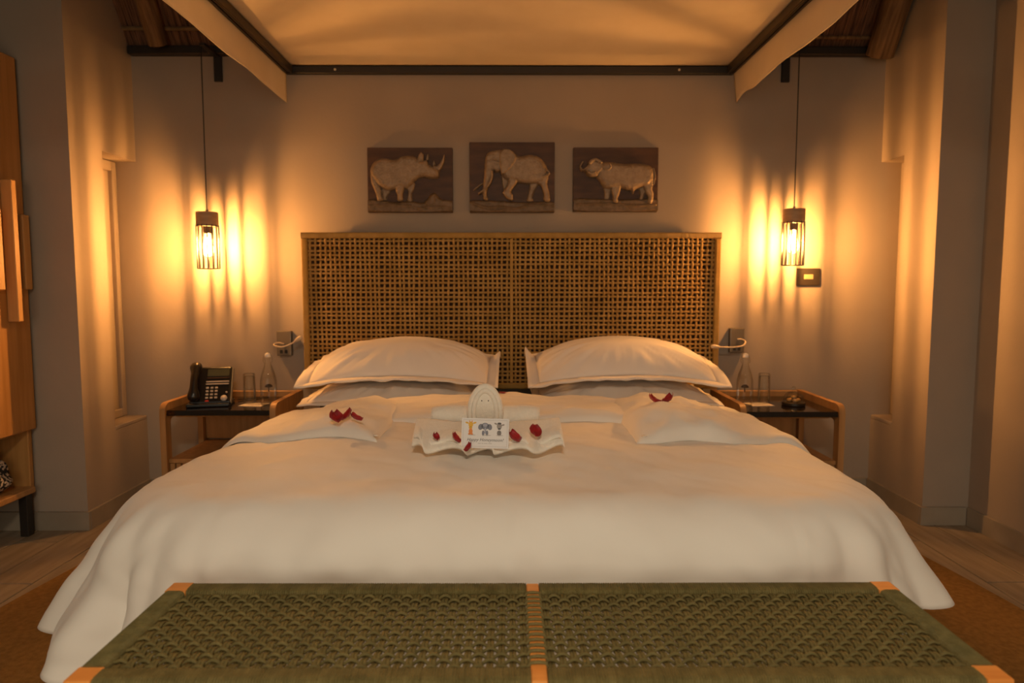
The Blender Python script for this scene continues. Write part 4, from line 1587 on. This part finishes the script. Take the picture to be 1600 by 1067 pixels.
# rose petals
def petal(label, loc, rz, size=.03, tilt=(0, 0), curl=.3, aspect=.8, seed=0.0):
    n = 11
    rows = []
    for i in range(n):
        u = i / (n - 1)
        row = []
        wdt = math.sin(PI * min(1, u * .86 + .07)) ** .7 * aspect
        for j in range(n):
            v = -1 + 2 * j / (n - 1)
            x = size * .5 * v * wdt * (1 + .12 * nz(u * 3 + seed, v * 2))
            y = size * (u - .5)
            z = size * (curl * v * v * .45 + curl * (u - .4) ** 2 + .06 * nz(u * 4 + seed, v * 4))
            row.append((x, y, z))
        rows.append(row)
    o = MB().grid(rows, n, n).obj('rose_petal', PETAL, None, smooth=True, fix=False)
    md = o.modifiers.new('thick', 'SOLIDIFY')
    md.thickness = .0008
    o.location = loc
    o.rotation_euler = (tilt[0], tilt[1], rz)
    return tag(o, label, 'petal', 'scattered red rose petals')


def flap_z(a, b, t):
    return duvet_pt(a, b).z + .019 + t


for k, (dx, dy, rz, sz, tx, dz) in enumerate(((-.028, .0, .6, .048, .5, .008), (.006, .018, -1.2, .044, .7, .012), (.036, -.006, 2.2, .040, .5, .008))):
    petal('deep red rose petal in the heap on the folded corner toward the telephone', (-.520 + dx, 2.13 + dy, flap_z(-.53, 2.13, .041) + dz), rz, sz, (tx, .15 * k), .5, .9, k * 3.0)
for k, (dx, dy, rz, sz, tx, ty, dz) in enumerate(((-.022, 0, .9, .050, .3, .25, .006), (.030, .006, -1.0, .048, .4, -.2, .008))):
    petal('deep red rose petal in the pair on the folded corner toward the glass dome', (.515 + dx, 2.30 + dy, flap_z(.505, 2.30, .066) + dz), rz, sz, (tx, ty), .55, .8, 20 + k * 4.0)
TW = ['smallest red rose petal in the pleats of the ruffled towel', 'red rose petal in the towel pleats between the smallest petal and the card', 'red rose petal in the towel pleats just under the greeting card edge', 'long red rose petal between the greeting card and the wide petal']
for k, (x, y, dz, rz, sz, tx, ty) in enumerate(((-.206, 1.880, .044, .5, .024, .5, .1), (-.150, 1.850, .046, 1.1, .032, .6, .2), (-.108, 1.812, .030, -.9, .028, .6, -.3), (.012, 1.845, .048, 2.4, .042, .7, .3))):
    petal(TW[k], (x, y, bz + dz), rz, sz, (tx, ty), .6, .8, 40 + k * 2.0)
petal('wide red rose petal lying on the raised end of the ruffled towel', (.072, 1.885, bz + .062), .4, .038, (.8, .2), .25, 1.0, 60.0)
petal('flat rose petal on the turned-down band behind the towel figure', (-.018, 2.70, duvet_pt(-.03, 2.70).z + .052), 1.5, .045, (0, 0), .2, .6, 70.0)
